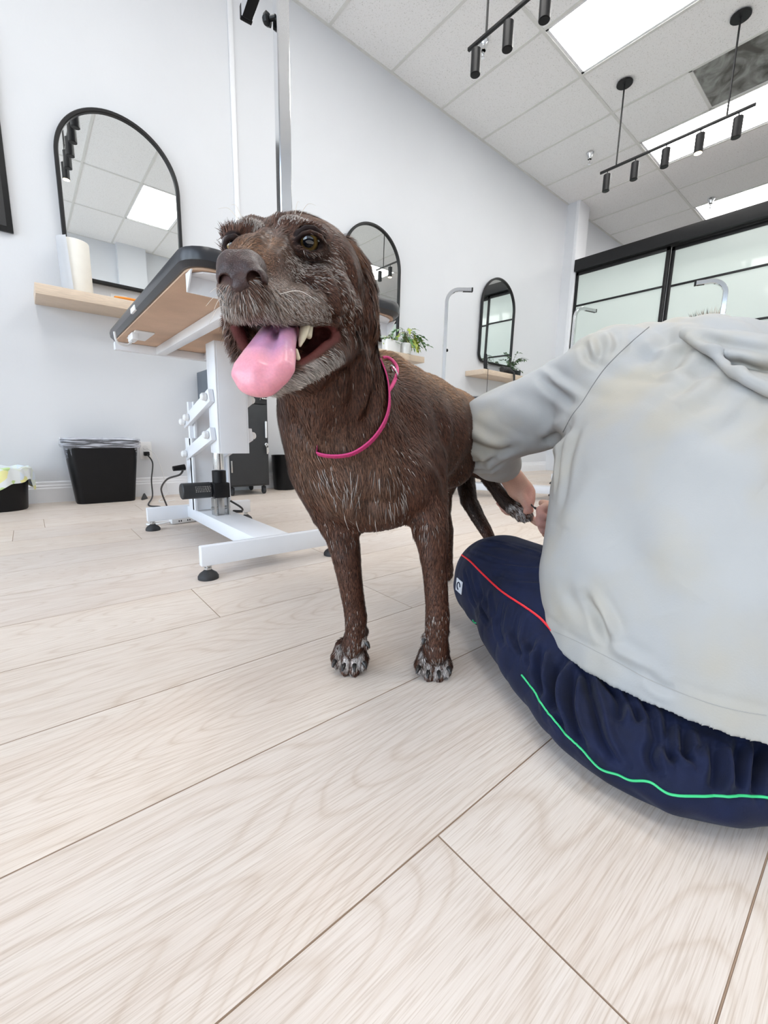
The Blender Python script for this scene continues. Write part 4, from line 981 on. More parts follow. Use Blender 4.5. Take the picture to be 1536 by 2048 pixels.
# wrinkles on cheek, throat folds, chest cleft, shoulder line
for c in ([(650, 520, .452), (672, 560, .462), (686, 610, .468), (684, 650, .478)], [(600, 560, .43), (640, 590, .44), (662, 625, .455)]):
    S.chain([(x, y, d-.006, 2) for x, y, d in c], .014, 'sub')
S.floor(.0015)
V, F = S.mesh(); V, F = largest(V, F); V = smooth_mesh(V, F, 2, .5); del S
_W = to_world(V); _N = normals(_W, F)
_d = surf_folds(_W, F, _N, [([(742, 690), (748, 760), (735, 820), (705, 870)], .012, -.008), ([(712, 720), (712, 780), (695, 840), (665, 885)], .012, -.007), ([(668, 770), (672, 820), (655, 870)], .010, -.005), ([(590, 800), (600, 850), (628, 890)], .010, -.004),
    ([(728, 700), (730, 770), (716, 835)], .010, .005), ([(590, 920), (620, 985), (665, 1040)], .014, -.005), ([(690, 975), (735, 1000), (790, 985)], .014, -.005), ([(800, 900), (815, 970), (828, 1040)], .014, -.006), ([(735, 960), (738, 1010), (742, 1050)], .012, -.004),
    ([(840, 930), (868, 960), (872, 1010)], .012, .004), ([(650, 1000), (662, 1040), (680, 1075)], .010, .003), ([(655, 520), (676, 560), (688, 610), (684, 655)], .006, -.0035), ([(600, 560), (640, 588), (664, 628)], .006, -.003), ([(640, 540), (668, 580), (676, 630)], .005, .002),
    ([(548, 440), (545, 470), (530, 500)], .006, -.003), ([(590, 510), (620, 522), (648, 512)], .004, -.002), ([(690, 520), (706, 575), (712, 630), (724, 676)], .006, -.006), ([(722, 545), (738, 590), (744, 640), (744, 672)], .004, .003), ([(790, 800), (815, 850), (830, 910)], .016, -.004), ([(860, 800), (880, 860), (884, 930)], .02, -.004)])
_W = _W+_N*_d[:, None]; V = (_W-CP) @ CM.T; D_V, D_F = V, F
NRM = normals(V, F)
# ---- coat colour by anatomy
def near(P, pts, r0, r1):            # 1 inside r0 of the landmark chain, 0 beyond r1 (metres)
    d = np.full(len(P), 9.0)
    if len(pts) == 1: d = np.linalg.norm(P-cs(pts[0]), axis=1)
    for a, b in zip(pts, pts[1:]): d = np.minimum(d, seg_dist(P, a, b))
    return 1-sstep(d, r0, r1)
HEADC = [(560, 560, .45), (600, 520, .52)]
def coat(P, N):
    c = np.tile(np.array([.054, .023, .014]), (len(P), 1))
    n1 = vnoise(P, 14, 1); n2 = vnoise(P, 45, 2)
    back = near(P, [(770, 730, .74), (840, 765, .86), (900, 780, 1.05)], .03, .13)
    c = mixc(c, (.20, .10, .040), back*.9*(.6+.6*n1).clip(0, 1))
    crown = near(P, [(640, 440, .50), (680, 490, .52)], .015, .045)
    c = mixc(c, (.13, .050, .017), crown*.8)
    c = mixc(c, (.085, .034, .016), near(P, [(712, 538, .555), (736, 615, .56), (743, 668, .565)], .01, .02)*.8)
    c = mixc(c, (.085, .045, .028), near(P, [(640, 930, .62), (720, 960, .6)], .03, .09)*.6)
    c = mixc(c, (.17, .085, .04), near(P, [(530, 510, .42), (500, 530, .385)], .012, .026)*.75)
    g = near(P, [(470, 610, .38), (540, 610, .39), (600, 605, .42)], .012, .034)*.55
    c = mixc(c, (.22, .17, .14), g)
    c = mixc(c, (.035, .018, .013), near(P, [(640, 505, .45), (600, 520, .44)], .008, .03)*.8)
    c = mixc(c, (.60, .56, .53), near(P, [(530, 776, .402), (575, 768, .41), (625, 738, .44)], .004, .013)*.75)
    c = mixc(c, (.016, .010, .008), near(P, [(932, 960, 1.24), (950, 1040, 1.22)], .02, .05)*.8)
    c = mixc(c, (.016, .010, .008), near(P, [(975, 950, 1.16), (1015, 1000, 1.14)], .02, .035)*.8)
    for cx, cy, d in ((867, 1330, .75), (700, 1318, .757)):
        for ox in (-25, -9, 10, 25): c = mixc(c, (.42, .38, .36), near(P, [(cx+ox*.75, cy-26, d+.01), (cx+ox, cy+14, d-.012)], .004, .0085)*sstep(vnoise(P, 170, 6, 2), .36, .5))
        for ox in (-17, 0, 18): c = mixc(c, (.020, .012, .010), near(P, [(cx+ox*.8, cy-22, d-.005), (cx+ox, cy+24, d-.018)], .0015, .005)*.8)
    c = mixc(c, (.40, .37, .36), near(P, [(1030, 1020, 1.125), (1052, 1032, 1.115)], .016, .03)*sstep(vnoise(P, 130, 8, 2), .45, .58)*.8)
    return c*(.75+.5*n1)[:, None]
def bare(P):
    gum = np.maximum(near(P, [(520, 668, .38), (545, 672, .44)], .012, .0165), near(P, [(560, 692, .41), (600, 686, .445), (648, 668, .468)], .016, .0205))
    gum = np.maximum(gum, near(P, [(668, 652, .478), (660, 680, .464), (625, 705, .437), (588, 728, .417)], .005, .009))
    gum = np.maximum(gum, near(P, [(488, 690, .40), (476, 652, .425)], .006, .010))
    lid = np.maximum(near(P, [(617, 483, .448)], .0150, .0185), near(P, [(468, 492, .457)], .0130, .0160))
    nose = near(P, [(484, 553, .372)], .017, .0215)
    return gum, lid, nose
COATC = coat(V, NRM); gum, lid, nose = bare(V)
deep = 1-sstep(V[:, 2], .395, .43); 
gcol = mixc(np.tile(np.array([.12, .034, .030]), (len(V), 1)), (.05, .012, .012), near(V, [(545, 660, .45), (600, 680, .46)], .012, .03))
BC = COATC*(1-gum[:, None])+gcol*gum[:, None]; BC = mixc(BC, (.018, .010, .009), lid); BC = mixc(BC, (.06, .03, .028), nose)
BARE = np.maximum(np.maximum(gum, lid), nose)
WV = to_world(V)
dog = empty('dog', tuple(at(790, 1340, .9)[:2])+(0,), 'brown dog with a grey muzzle standing on the floor, mouth open and tongue out', 'dog'); DL = np.array(dog.location)
body_m = colmat('dog_coat', .6, .12, .35, 260, .0012, sheen=.0)
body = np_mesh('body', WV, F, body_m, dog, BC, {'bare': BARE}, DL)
print('DOG body', len(V), len(F), _t.time()-_t0)
def sculpt_part(S, name, m, parent, col=None, it=1, loc=DL):
    V, F = S.mesh(); V = smooth_mesh(V, F, it); return np_mesh(name, to_world(V), F, m, parent, col(V) if col else None, None, loc)
# nose leather
S = Sculpt(425, 545, 498, 625, .33, .42, 1.0)
S.ell((484, 548, .374), (48, 40, 42), (0, 0, 0), .006); S.ell((484, 532, .376), (44, 26, 36), k=.008); S.cone((455, 560, .366, 19), (462, 545, .364, 17), .008); S.cone((512, 558, .362, 24), (502, 542, .362, 18), .008)
S.cone((481, 575, .360, 17), (478, 592, .365, 12), .010)
S.chain([(452, 561, .350, 9), (449, 560, .366, 9.5)], .003, 'sub'); S.chain([(449, 560, .354, 4), (441, 574, .366, 3.5)], .003, 'sub')
S.chain([(507, 558, .345, 13), (509, 557, .366, 13)], .003, 'sub'); S.chain([(512, 564, .350, 5), (530, 572, .364, 4)], .003, 'sub')
S.chain([(481, 556, .342, 2.2), (480, 590, .347, 2.6), (486, 604, .352, 2.6)], .006, 'sub'); S.cone((480, 520, .348, 2), (481, 556, .342, 2), .008, 'sub')
nosem = mat('nose_leather', (.038, .017, .015), .32, var=.35, vscale=180, bump=.8, bscale=800, bdist=.0007, coat=.0, spec=.4)
sculpt_part(S, 'nose', nosem, dog)
# tongue
S = Sculpt(455, 640, 630, 800, .33, .50, 1.0)
rows = [(660, 564, 27, .455), (676, 553, 35, .415), (694, 545, 42, .392), (714, 537, 52, .378), (736, 528, 60, .371), (754, 521, 57, .370), (768, 516, 42, .372)]
for t in (-1, -.66, -.33, 0, .33, .66, 1):
    S.chain([(cx+t*(hw-14), y-(5 if abs(t) > .9 and y > 750 else 0), d+.007*t*t, 14) for y, cx, hw, d in rows], .012)
ck = Sculpt.cone
S.chain([(553, 664, .41, 3), (544, 690, .372, 3), (534, 722, .359, 3), (518, 770, .354, 2.5)], .012, 'sub')
def tcol(P):
    c = np.tile(np.array([.80, .33, .41]), (len(P), 1)); c = mixc(c, (.55, .28, .45), near(P, [(560, 668, .42), (545, 690, .385)], .01, .03)); return c*(.92+.16*vnoise(P, 160, 5))[:, None]
tong = sculpt_part(S, 'tongue', colmat('wet_tongue', .33, .5, .25, 500, .0006, coat=.25, sss=.3), dog, tcol, 2)
# teeth
ivory = mat('tooth', (.68, .60, .44), .3, var=.1, coat=.3)
S = Sculpt(585, 640, 636, 705, .38, .48, .8)
S.chain([(612, 645, .434, 11), (608, 664, .427, 9.5), (603, 680, .422, 6.5), (600, 691, .420, 3)], .004); S.chain([(620, 650, .44, 7), (618, 672, .436, 6)], .004); sculpt_part(S, 'tooth', ivory, dog)
S = Sculpt(575, 640, 665, 735, .38, .49, 1.0)
S.chain([(596, 716, .414, 5), (593, 700, .412, 3)], .003); sculpt_part(S, 'tooth', ivory, dog)
S = Sculpt(495, 530, 625, 665, .36, .45, 1.0)
S.cone((511, 632, .398, 5), (513, 649, .396, 2.4), .003); sculpt_part(S, 'tooth', ivory, dog)
# eyes
em = bpy.data.materials.new('dog_eye'); em.use_nodes = True; nt = em.node_tree; N_ = nt.nodes; L_n = nt.links; b_ = N_['Principled BSDF']; b_.inputs['Roughness'].default_value = .04; b_.inputs['Coat Weight'].default_value = 1.0; b_.inputs['Coat Roughness'].default_value = .0; b_.inputs['Specular IOR Level'].default_value = .7
tc = N_.new('ShaderNodeTexCoord'); sp = N_.new('ShaderNodeSeparateXYZ'); L_n.new(tc.outputs['Object'], sp.inputs[0])
cbn = N_.new('ShaderNodeCombineXYZ'); L_n.new(sp.outputs[0], cbn.inputs[0]); L_n.new(sp.outputs[1], cbn.inputs[1]); ln = N_.new('ShaderNodeVectorMath'); ln.operation = 'LENGTH'; L_n.new(cbn.outputs[0], ln.inputs[0])
mm = N_.new('ShaderNodeMath'); mm.operation = 'MULTIPLY'; mm.inputs[1].default_value = 70; L_n.new(ln.outputs['Value'], mm.inputs[0])
nz = N_.new('ShaderNodeTexNoise'); nz.inputs['Scale'].default_value = 900; L_n.new(tc.outputs['Object'], nz.inputs[0]); ma = N_.new('ShaderNodeMath'); ma.operation = 'MULTIPLY_ADD'; ma.inputs[1].default_value = .08; L_n.new(nz.outputs[0], ma.inputs[0]); L_n.new(mm.outputs[0], ma.inputs[2])
r1 = N_.new('ShaderNodeValToRGB'); el = r1.color_ramp.elements; el[0].position = .0; el[0].color = (.012, .014, .02, 1); el[1].position = 1; el[1].color = (.03, .015, .012, 1)
for p_, c_ in ((.43, (.012, .013, .018, 1)), (.48, (.16, .10, .035, 1)), (.62, (.32, .21, .06, 1)), (.74, (.12, .07, .025, 1)), (.80, (.018, .010, .008, 1)), (.95, (.05, .03, .03, 1))): q = el.new(p_); q.color = c_
L_n.new(ma.outputs[0], r1.inputs[0]); L_n.new(r1.outputs[0], b_.inputs['Base Color'])
def eye(px, py, d, look):
    c = at(px, py, d); b = bmesh.new(); bmesh.ops.create_uvsphere(b, u_segments=48, v_segments=32, radius=.0142)
    for v in b.verts:                 # slight corneal bulge on local +Z
        if v.co.z > .0105: v.co.z += (v.co.z-.0105)*.25
    tgt = at(*look); q = (tgt-c).to_track_quat('Z', 'Y')
    o = MB().add(b).build('eye', em, dog); o.location = c-dog.location; o.rotation_mode = 'QUATERNION'; o.rotation_quaternion = q; return o
eye(617, 484, .4600, (606, 452, .28)); eye(470, 493, .4665, (462, 462, .28))
# claws
clawm = mat('dog_claw', (.018, .015, .014), .3, var=.2)
for (x, y, d), (x2, y2, d2) in (((838, 1334, .738), (833, 1347, .727)), ((857, 1342, .742), (855, 1356, .730)), ((877, 1343, .742), (879, 1357, .730)), ((897, 1336, .738), (902, 1348, .728)), ((670, 1322, .744), (665, 1335, .735)), ((689, 1329, .748), (684, 1343, .738)), ((709, 1330, .748), (709, 1344, .738)), ((728, 1325, .744), (733, 1337, .736)), ((733, 1286, .738), (739, 1297, .733)), ((848, 1279, .729), (846, 1290, .725)), ((1040, 1038, 1.115), (1036, 1044, 1.11)), ((1058, 1036, 1.11), (1061, 1043, 1.10))):
    a, b_2 = at(x, y, d), at(x2, y2, d2); b_2.z = max(b_2.z, .002); mid = a.lerp(b_2, .55)+Vector((0, 0, .0015))
    o = MB().tube(bez([a, mid, b_2], 5), [.0046*(1-.8*(i/10)**1.5) for i in range(11)], 10).build('claw', clawm, dog); local(dog, o)
print('DOG parts', _t.time()-_t0)
# collar: webbing lying on the neck
bvh = BVHTree.FromPolygons([tuple(p) for p in WV.tolist()], F.tolist())
def hit(px, py):
    dr = Vector(ray(px, py)).normalized(); r = bvh.ray_cast(Vector(CP), dr); return r[0]
A, B, Cc = hit(772, 775), hit(700, 906), hit(625, 898)
pn = (B-A).cross(Cc-A).normalized(); cen = at(690, 800, .665); cen = cen - pn*((cen-A).dot(pn))
ux = (A-cen).normalized(); uy = pn.cross(ux)
loop = []
for i in range(96):
    a = 2*PI*i/96; dr = ux*math.cos(a)+uy*math.sin(a); r = bvh.ray_cast(cen+dr*.30, -dr); rad = (r[0]-cen).length if r[0] else .12; loop.append(min(rad, .16))
lp = np.array(loop)
for _ in range(3): lp = np.maximum(lp, (np.roll(lp, 1)+np.roll(lp, -1))/2)*.5+(np.roll(lp, 1)+lp+np.roll(lp, -1))/3*.5
b = bmesh.new(); rings = []
for i in range(96):
    a = 2*PI*i/96; dr = ux*math.cos(a)+uy*math.sin(a); p = cen+dr*lp[i]; pc = CM @ (np.array(p)-CP); hid = float(632 > 768+FPX*pc[0]/pc[2])*(pc[2] < .70); p = p+dr*(.0042-.035*hid)
    rings.append([b.verts.new(p+pn*w+dr*o) for w, o in ((-.0105, -.001), (-.0105, .0012), (.0105, .0012), (.0105, -.001))])
for i in range(96):
    P_, Q_ = rings[i], rings[(i+1) % 96]
    for k in range(4): b.faces.new((P_[k], P_[(k+1) % 4], Q_[(k+1) % 4], Q_[k]))
pinkm = mat('pink_webbing', (.62, .045, .20), .6, var=.12, vscale=700, bump=.5, bscale=900, bdist=.0006)
o = MB().add(b).build('collar', pinkm, dog); local(dog, o); o['label'] = 'pink webbing collar'; collar = o
q = hit(779, 748); 
if q:
    o2 = MB().tube([q+Vector((0, 0, .004))+(ux*math.cos(t)*.5+pn*math.sin(t)*.9+uy*math.cos(t)*.6)*.012+ux*.007 for t in [i*PI/10 for i in range(20)]], .0018, 8, closed=True).build('ring', M['chrome'], collar); local(dog, o2)

lp2 = []
for x, y in ((766, 716), (776, 716), (787, 724), (794, 736), (793, 750), (786, 768), (777, 782)):
    h2 = hit(x, y)
    if h2 is not None: lp2.append(h2+(Vector(CP)-h2).normalized()*.004)
if len(lp2) > 3:
    lp2 = bez(lp2, 6); o3 = MB().tube(lp2, .0030, 8).build('collar_loop', pinkm, collar); local(dog, o3)
# ---- fur: short combed hairs laid on the skin
def fur(V, F, N, base_col, barev, n, seed=3):
    R = np.random.default_rng(seed)
    fi = R.integers(0, len(F), n); a, b_ = R.random(n), R.random(n)
    q = F[fi]; P = (V[q[:, 0]]*(1-a)[:, None]+V[q[:, 1]]*a[:, None])*(1-b_)[:, None]+(V[q[:, 3]]*(1-a)[:, None]+V[q[:, 2]]*a[:, None])*b_[:, None]
    NN = N[q[:, 0]]; br = barev[q[:, 0]]; C = base_col[q[:, 0]]
    keep = (br < .35) & ~(near(P, [(484, 552, .374)], .0205, .0206) > .5); P, NN, C = P[keep], NN[keep], C[keep]
    # combing directions (camera axes: right, down, away), blended from landmarks
    K = [((488, 520, .38), (.5, -.5, .8)), ((540, 500, .44), (.3, -.6, .7)), ((584, 445, .46), (.15, -.8, .6)), ((500, 450, .465), (-.1, -.9, .5)), ((640, 450, .50), (.8, .3, .6)), ((690, 520, .53), (.5, .8, .4)), ((735, 600, .55), (.15, 1, .2)), ((745, 670, .56), (-.1, 1, 0)),
         ((470, 600, .38), (-.3, .6, .6)), ((530, 600, .385), (.7, .6, .5)), ((590, 590, .42), (.9, .35, .5)), ((640, 560, .46), (.75, .6, .4)), ((670, 620, .48), (.5, .9, .3)), ((600, 530, .45), (.8, .5, .3)), ((620, 760, .45), (.6, .3, .6)), ((560, 775, .41), (.6, .1, .6)),
         ((640, 800, .57), (.0, 1, .1)), ((700, 780, .56), (.1, 1, .2)), ((590, 860, .60), (-.1, 1, .1)), ((660, 940, .60), (.3, 1, -.2)), ((720, 980, .60), (-.2, 1, 0)), ((620, 980, .64), (.2, 1, .1)), ((800, 930, .66), (.6, .8, .2)), ((850, 960, .70), (.2, 1, .1)), ((760, 1030, .65), (.2, .8, .3)),
         ((790, 760, .70), (.5, .2, .8)), ((840, 790, .80), (.5, .35, .8)), ((880, 850, .88), (.3, .6, .8)), ((910, 800, 1.05), (.4, .5, .8)), ((860, 1100, .68), (0, 1, 0)), ((870, 1250, .71), (0, 1, 0)), ((690, 1100, .69), (.1, 1, 0)), ((712, 1250, .73), (0, 1, 0)), ((867, 1335, .74), (0, .8, -.5)), ((700, 1325, .75), (0, .8, -.5)), ((940, 1000, 1.22), (.3, 1, 0)), ((1000, 990, 1.14), (.6, .8, 0)), ((893, 1100, 1.25), (0, 1, 0))]
    T = np.zeros_like(P); W = np.zeros(len(P))
    for p, d in K:
        w = 1/(np.linalg.norm(P-cs(p), axis=1)**4+1e-7); dd = np.array(d, float); dd /= np.linalg.norm(dd); T += w[:, None]*dd; W += w
    T = T/np.linalg.norm(T, axis=1)[:, None]
    T = T + .16*np.stack([vnoise(P, 26, 11+i, 2)-.5 for i in range(3)], 1)*2 + .12*R.normal(size=P.shape)
    T = T-(T*NN).sum(1)[:, None]*NN; T /= np.linalg.norm(T, axis=1)[:, None]+1e-9
    face = near(P, [(560, 560, .43), (640, 560, .50)], .05, .09); legs = 1-sstep(-P@CM[:, 2]*0+P[:, 1], .19, .24)
    L = np.where(face > .5, .0056, .0115)*(.7+.6*R.random(len(P)))
    brow = near(P, [(492, 448, .462), (508, 446, .462)], .012, .02)+near(P, [(566, 446, .456), (590, 440, .456)], .012, .02); L *= 1-.4*brow.clip(0, 1)
    low = (to_world(P)[:, 2] < .22); L = np.where(low, L*.62, L)
    muz = near(P, [(480, 560, .38), (560, 570, .41)], .02, .04); L *= 1-.52*muz
    ruff = near(P, [(640, 960, .60), (760, 1010, .60)], .03, .07); L *= 1+.7*ruff
    wd = (.00036+.00030*R.random(len(P)))*(1+.9*np.clip((P[:, 2]-.45)/.5, 0, 1.2))
    # greying
    g = np.full(len(P), .0022)
    def gz(pts, r0, r1, amt):
        nonlocal g; g = np.maximum(g, near(P, pts, r0, r1)*amt)
    gz([(488, 448, .462), (508, 446, .462)], .006, .016, .5); gz([(566, 446, .456), (590, 440, .456)], .008, .020, .5)
    gz([(464, 600, .375), (480, 620, .378)], .008, .02, .42); gz([(520, 600, .378), (575, 620, .395), (625, 625, .43)], .010, .026, .34)
    gz([(520, 520, .392), (536, 540, .40)], .004, .010, .4); gz([(600, 545, .43), (650, 560, .46), (672, 610, .47)], .012, .034, .24)
    gz([(655, 520, .47), (685, 590, .49), (690, 660, .50)], .008, .022, .16)
    gz([(530, 778, .40), (575, 768, .41), (630, 738, .44), (660, 710, .47)], .006, .014, .8)
    gz([(640, 960, .60), (690, 975, .59)], .010, .04, .035); gz([(780, 985, .60), (800, 950, .62)], .015, .05, .025); gz([(660, 1060, .68), (700, 1070, .68)], .01, .03, .035); gz([(820, 1040, .66), (850, 1060, .67)], .01, .03, .035)
    gz([(875, 1240, .715), (872, 1290, .73)], .012, .03, .045); gz([(712, 1240, .73), (708, 1280, .74)], .012, .03, .045)
    
    for cx, cy, d in ((867, 1330, .75), (700, 1318, .757)):
        for ox in (-25, -9, 10, 25): gz([(cx+ox*.7, cy-34, d+.01), (cx+ox, cy+14, d-.012)], .0035, .008, .55)
        gz([(cx, cy-5, d)], .02, .035, .15)
    g = g+0; gz([(731, 1280, .742)], .004, .010, .9); gz([(849, 1272, .733)], .004, .010, .8); gz([(1030, 1018, 1.12), (1056, 1032, 1.11)], .014, .024, .28)
    white = R.random(len(P)) < g*(.5+1.0*vnoise(P, 60, 9, 2)).clip(0, 1.3)
    v = .40+1.3*R.random(len(P))**1.3
    hc = np.where(white[:, None], np.array([.46, .41, .375])[None]*(.40+.75*R.random(len(P)))[:, None], C*1.55*v[:, None])
    L = np.where(white, L*(1.1+.5*ruff), L); wd = np.where(white, wd*.68, wd)
    lift = (.10+.16*R.random(len(P)))*np.where(face > .5, .6, 1); lift = np.where(white, lift+.08, lift)
    P0 = P-NN*.0004; P1 = P+T*(L*.5)[:, None]+NN*(L*lift*.8)[:, None]; P2 = P+T*L[:, None]+NN*(L*lift*.85)[:, None]
    Wd = np.cross(T, NN)*wd[:, None]
    n = len(P); VV = np.stack([P0-Wd, P0+Wd, P1+Wd*.8, P1-Wd*.8, P2+Wd*.15, P2-Wd*.15], 1).reshape(-1, 3)
    base = np.arange(n)*6; FF = np.concatenate([np.stack([base, base+1, base+2, base+3], 1), np.stack([base+3, base+2, base+4, base+5], 1)])
    shade = np.repeat(hc, 6, axis=0).reshape(n, 6, 3)
    fm = colmat('dog_fur', .48, .28, 0); fm.node_tree.nodes['Principled BSDF'].inputs['Sheen Weight'].default_value = .0
    o = np_mesh('fur', to_world(VV), FF, fm, dog, shade.reshape(-1, 3), None, DL); o['label'] = 'short brown and grey hair'; o['kind'] = 'stuff'
    return o
fur(D_V, D_F, NRM, COATC, BARE, NHAIR)
# whiskers
R_ = random.Random(5); wm = mat('whisker', (.75, .70, .62), .4, var=.05)
mb = MB()
for (x, y, d), (ex, ey, ed) in (((452, 598, .365), (420, 585, .33)), ((450, 606, .366), (412, 612, .34)), ((455, 615, .37), (418, 648, .34)), ((452, 600, .37), (425, 628, .36)), ((462, 625, .385), (445, 668, .38)), ((560, 588, .375), (640, 606, .36)),
                               ((478, 440, .455), (436, 418, .45)), ((484, 438, .455), (462, 410, .45)), ((590, 428, .452), (600, 406, .45)), ((600, 430, .455), (632, 411, .45)), ((536, 778, .395), (520, 800, .39))):
    p0, p2 = at(x, y, d), at(ex, ey, ed); mid = p0.lerp(p2, .5)+Vector((0, 0, .006))
    mb.tube(bez([p0, mid, p2], 6), [.00035*(1-.75*i/12) for i in range(13)], 5)
o = mb.build('whiskers', wm, dog); local(dog, o); o['kind'] = 'stuff'
print('DOG done', _t.time()-_t0)
# ================================================================== THE GROOMER (seated, back to us)
def wp(x, y, z, r):
    c = CM @ (np.array([x, y, z])-CP); return (768+FPX*c[0]/c[2], 1024+FPX*c[1]/c[2], c[2], r*FPX/c[2])
def wc(S, pts, k=.02, op='add'): return S.chain([wp(*p) for p in pts], k, op)
pers = empty('person', (.80, .12, 0), 'person in grey jacket and navy trousers sitting with back turned, holding the dog hind paw', 'person')
PL = np.array(pers.location)
def part(S, name, m, col=None, attrs=None, it=2, parent=None, disp=None, main=True, folds=None):
    V, F = S.mesh()
    if main: V, F = largest(V, F)
    V = smooth_mesh(V, F, it)
    if disp is not None:
        W = to_world(V); N = normals(W, F); W = W+N*(disp(W, N)+(surf_folds(W, F, N, folds) if folds else 0))[:, None]
    else: W = to_world(V)
    return np_mesh(name, W, F, m, parent or pers, col(V) if col else None, attrs, PL), W, F
# ---- body: torso, legs, arms, hands, head in one surface
S = Sculpt(890, 2100, 600, 1640, .46, 1.50, PSTEP)
wc(S, [(.76, .10, .10, .11), (.80, .14, .28, .10), (.90, .20, .44, .10), (.99, .26, .51, .07), (1.06, .33, .55, .05)])
wc(S, [(.88, .35, .52, .05), (.99, .26, .51, .05), (1.12, .15, .52, .05)])
wc(S, [(.68, .16, .10, .09), (.775, .50, .11, .065), (.95, .43, .06, .045), (1.03, .36, .05, .04), (1.08, .30, .04, .035)])
wc(S, [(.84, .03, .10, .09), (1.18, .12, .11, .065), (1.06, .25, .06, .045), (.98, .32, .05, .04)])
S.chain([wp(1.06, .33, .55, .05), (1405, 742, .96, 48), (1413, 748, 1.02, 70)], .01)
S.chain([(1420, 766, 1.04, 60), (1420, 800, 1.055, 40)], .02)
S.chain([(1428, 752, 1.115, 8), (1430, 776, 1.128, 11)], .012)
S.cone((1350, 762, 1.01, 9), (1348, 776, 1.015, 7), .006); S.cone((1478, 762, 1.01, 9), (1480, 776, 1.015, 7), .006)
S.ell((1402, 752, 1.118), (11, 8, 8), k=.01, op='sub'); S.ell((1454, 752, 1.118), (11, 8, 8), k=.01, op='sub'); S.cone((1412, 796, 1.115, 2), (1446, 796, 1.115, 2), .006, 'sub')
S.chain([(1215, 770, .83, 50), (1100, 820, .89, 42), (985, 862, .955, 36), (992, 905, 1.03, 29), (1008, 935, 1.075, 22), (1024, 962, 1.105, 18.5)], .012)
S.chain([(1022, 958, 1.105, 18), (1036, 978, 1.118, 22), (1048, 990, 1.125, 20)], .010)
S.chain([(1028, 948, 1.10, 15), (1040, 965, 1.11, 16), (1054, 978, 1.115, 13)], .008)
def finger(pts, k=.0035): S.chain(pts, k)
finger([(1052, 974, 1.115, 12), (1061, 984, 1.108, 10), (1062, 1000, 1.10, 8.5), (1058, 1018, 1.095, 7.5), (1052, 1023, 1.094, 6.5)])
finger([(1040, 985, 1.105, 11), (1047, 1000, 1.098, 9.5), (1056, 1014, 1.094, 8.5), (1060, 1021, 1.094, 7.5)])
finger([(1042, 1000, 1.14, 9), (1026, 1016, 1.158, 8), (1008, 1013, 1.165, 7.5), (998, 1006, 1.165, 6.5)])
finger([(1046, 1006, 1.145, 9), (1030, 1026, 1.158, 7.5), (1014, 1024, 1.162, 7), (1006, 1018, 1.16, 6)])
finger([(1050, 1008, 1.145, 9), (1058, 1030, 1.135, 7.5), (1068, 1042, 1.12, 6.8), (1074, 1047, 1.11, 6)])
# right arm and fist
S.chain([wp(1.12, .15, .52, .055), wp(1.20, .32, .34, .042), (1240, 1005, 1.08, 27), (1150, 1028, 1.06, 20), (1115, 1035, 1.06, 24)], .012)
S.chain([(1120, 1040, 1.065, 22), (1104, 1036, 1.06, 22)], .01)
finger([(1108, 1018, 1.055, 11), (1092, 1014, 1.045, 9.5), (1080, 1020, 1.038, 8.5), (1080, 1030, 1.03, 7.5), (1090, 1034, 1.028, 7)])
finger([(1110, 1034, 1.052, 11), (1090, 1032, 1.045, 9.5), (1078, 1038, 1.038, 8.5), (1080, 1048, 1.03, 7.5), (1091, 1050, 1.03, 7)])
finger([(1110, 1048, 1.055, 11), (1094, 1048, 1.047, 9), (1083, 1054, 1.04, 8), (1086, 1062, 1.035, 7), (1096, 1062, 1.035, 6.5)])
finger([(1112, 1060, 1.06, 10), (1098, 1062, 1.055, 8), (1090, 1068, 1.05, 7), (1096, 1074, 1.05, 6)])
finger([(1118, 1020, 1.075, 11), (1098, 1010, 1.07, 9), (1084, 1006, 1.065, 7.5)])
S.ell((1040, 978, 1.095), (3, 2.5, 3), k=.003)
S.floor(.004)
def skin(P):
    c = np.tile(np.array([.66, .40, .31]), (len(P), 1)); n = vnoise(P, 40, 3)
    c = mixc(c, (.70, .33, .28), near(P, [(1060, 985, 1.10), (1058, 1020, 1.094)], .012, .03)*.5); c = mixc(c, (.72, .36, .33), near(P, [(1085, 1040, 1.03)], .02, .05)*.6)
    c = mixc(c, (.70, .30, .28), near(P, [(1000, 1008, 1.165), (1060, 1034, 1.13)], .008, .02)*.6)
    return c*(.9+.2*n)[:, None]
part(S, 'body', colmat('skin', .5, .35, .2, 350, .0006, sss=.15), skin)
del S
# ---- jacket
AX = np.array([.64, .77, 0])
S = Sculpt(880, 2620, 610, 1560, .36, 1.40, PSTEP+1)
wc(S, [(.698, .188, .03, .143), (.742, .24, .20, .148), (.79, .28, .33, .130), (.818, .312, .42, .112), (.86, .36, .52, .098)], .03)
wc(S, [(.748, .12, .03, .206), (.775, .15, .20, .20), (.83, .19, .36, .180), (.90, .23, .49, .135), (.95, .25, .535, .10)], .04)
wc(S, [(.86, -.03, .03, .195), (.88, -.01, .2, .185), (.96, .05, .36, .165), (1.04, .10, .47, .135), (1.10, .13, .53, .10)], .04)
wc(S, [(.86, .365, .525, .093), (.93, .30, .545, .090), (1.0, .25, .56, .085), (1.12, .14, .54, .09)], .03)
S.chain([(1225, 768, .83, 97), (1160, 790, .86, 84), (1095, 818, .895, 77), (1030, 842, .93, 72), (982, 860, .955, 68)], .02)
S.chain([(984, 866, .96, 64), (976, 892, .99, 57), (990, 915, 1.03, 46), (1003, 927, 1.06, 38)], .012)
S.chain([wp(1.11, .13, .52, .09), wp(1.18, .25, .42, .078), wp(1.20, .32, .34, .070), (1270, 995, 1.08, 50), (1215, 1008, 1.07, 42)], .02)
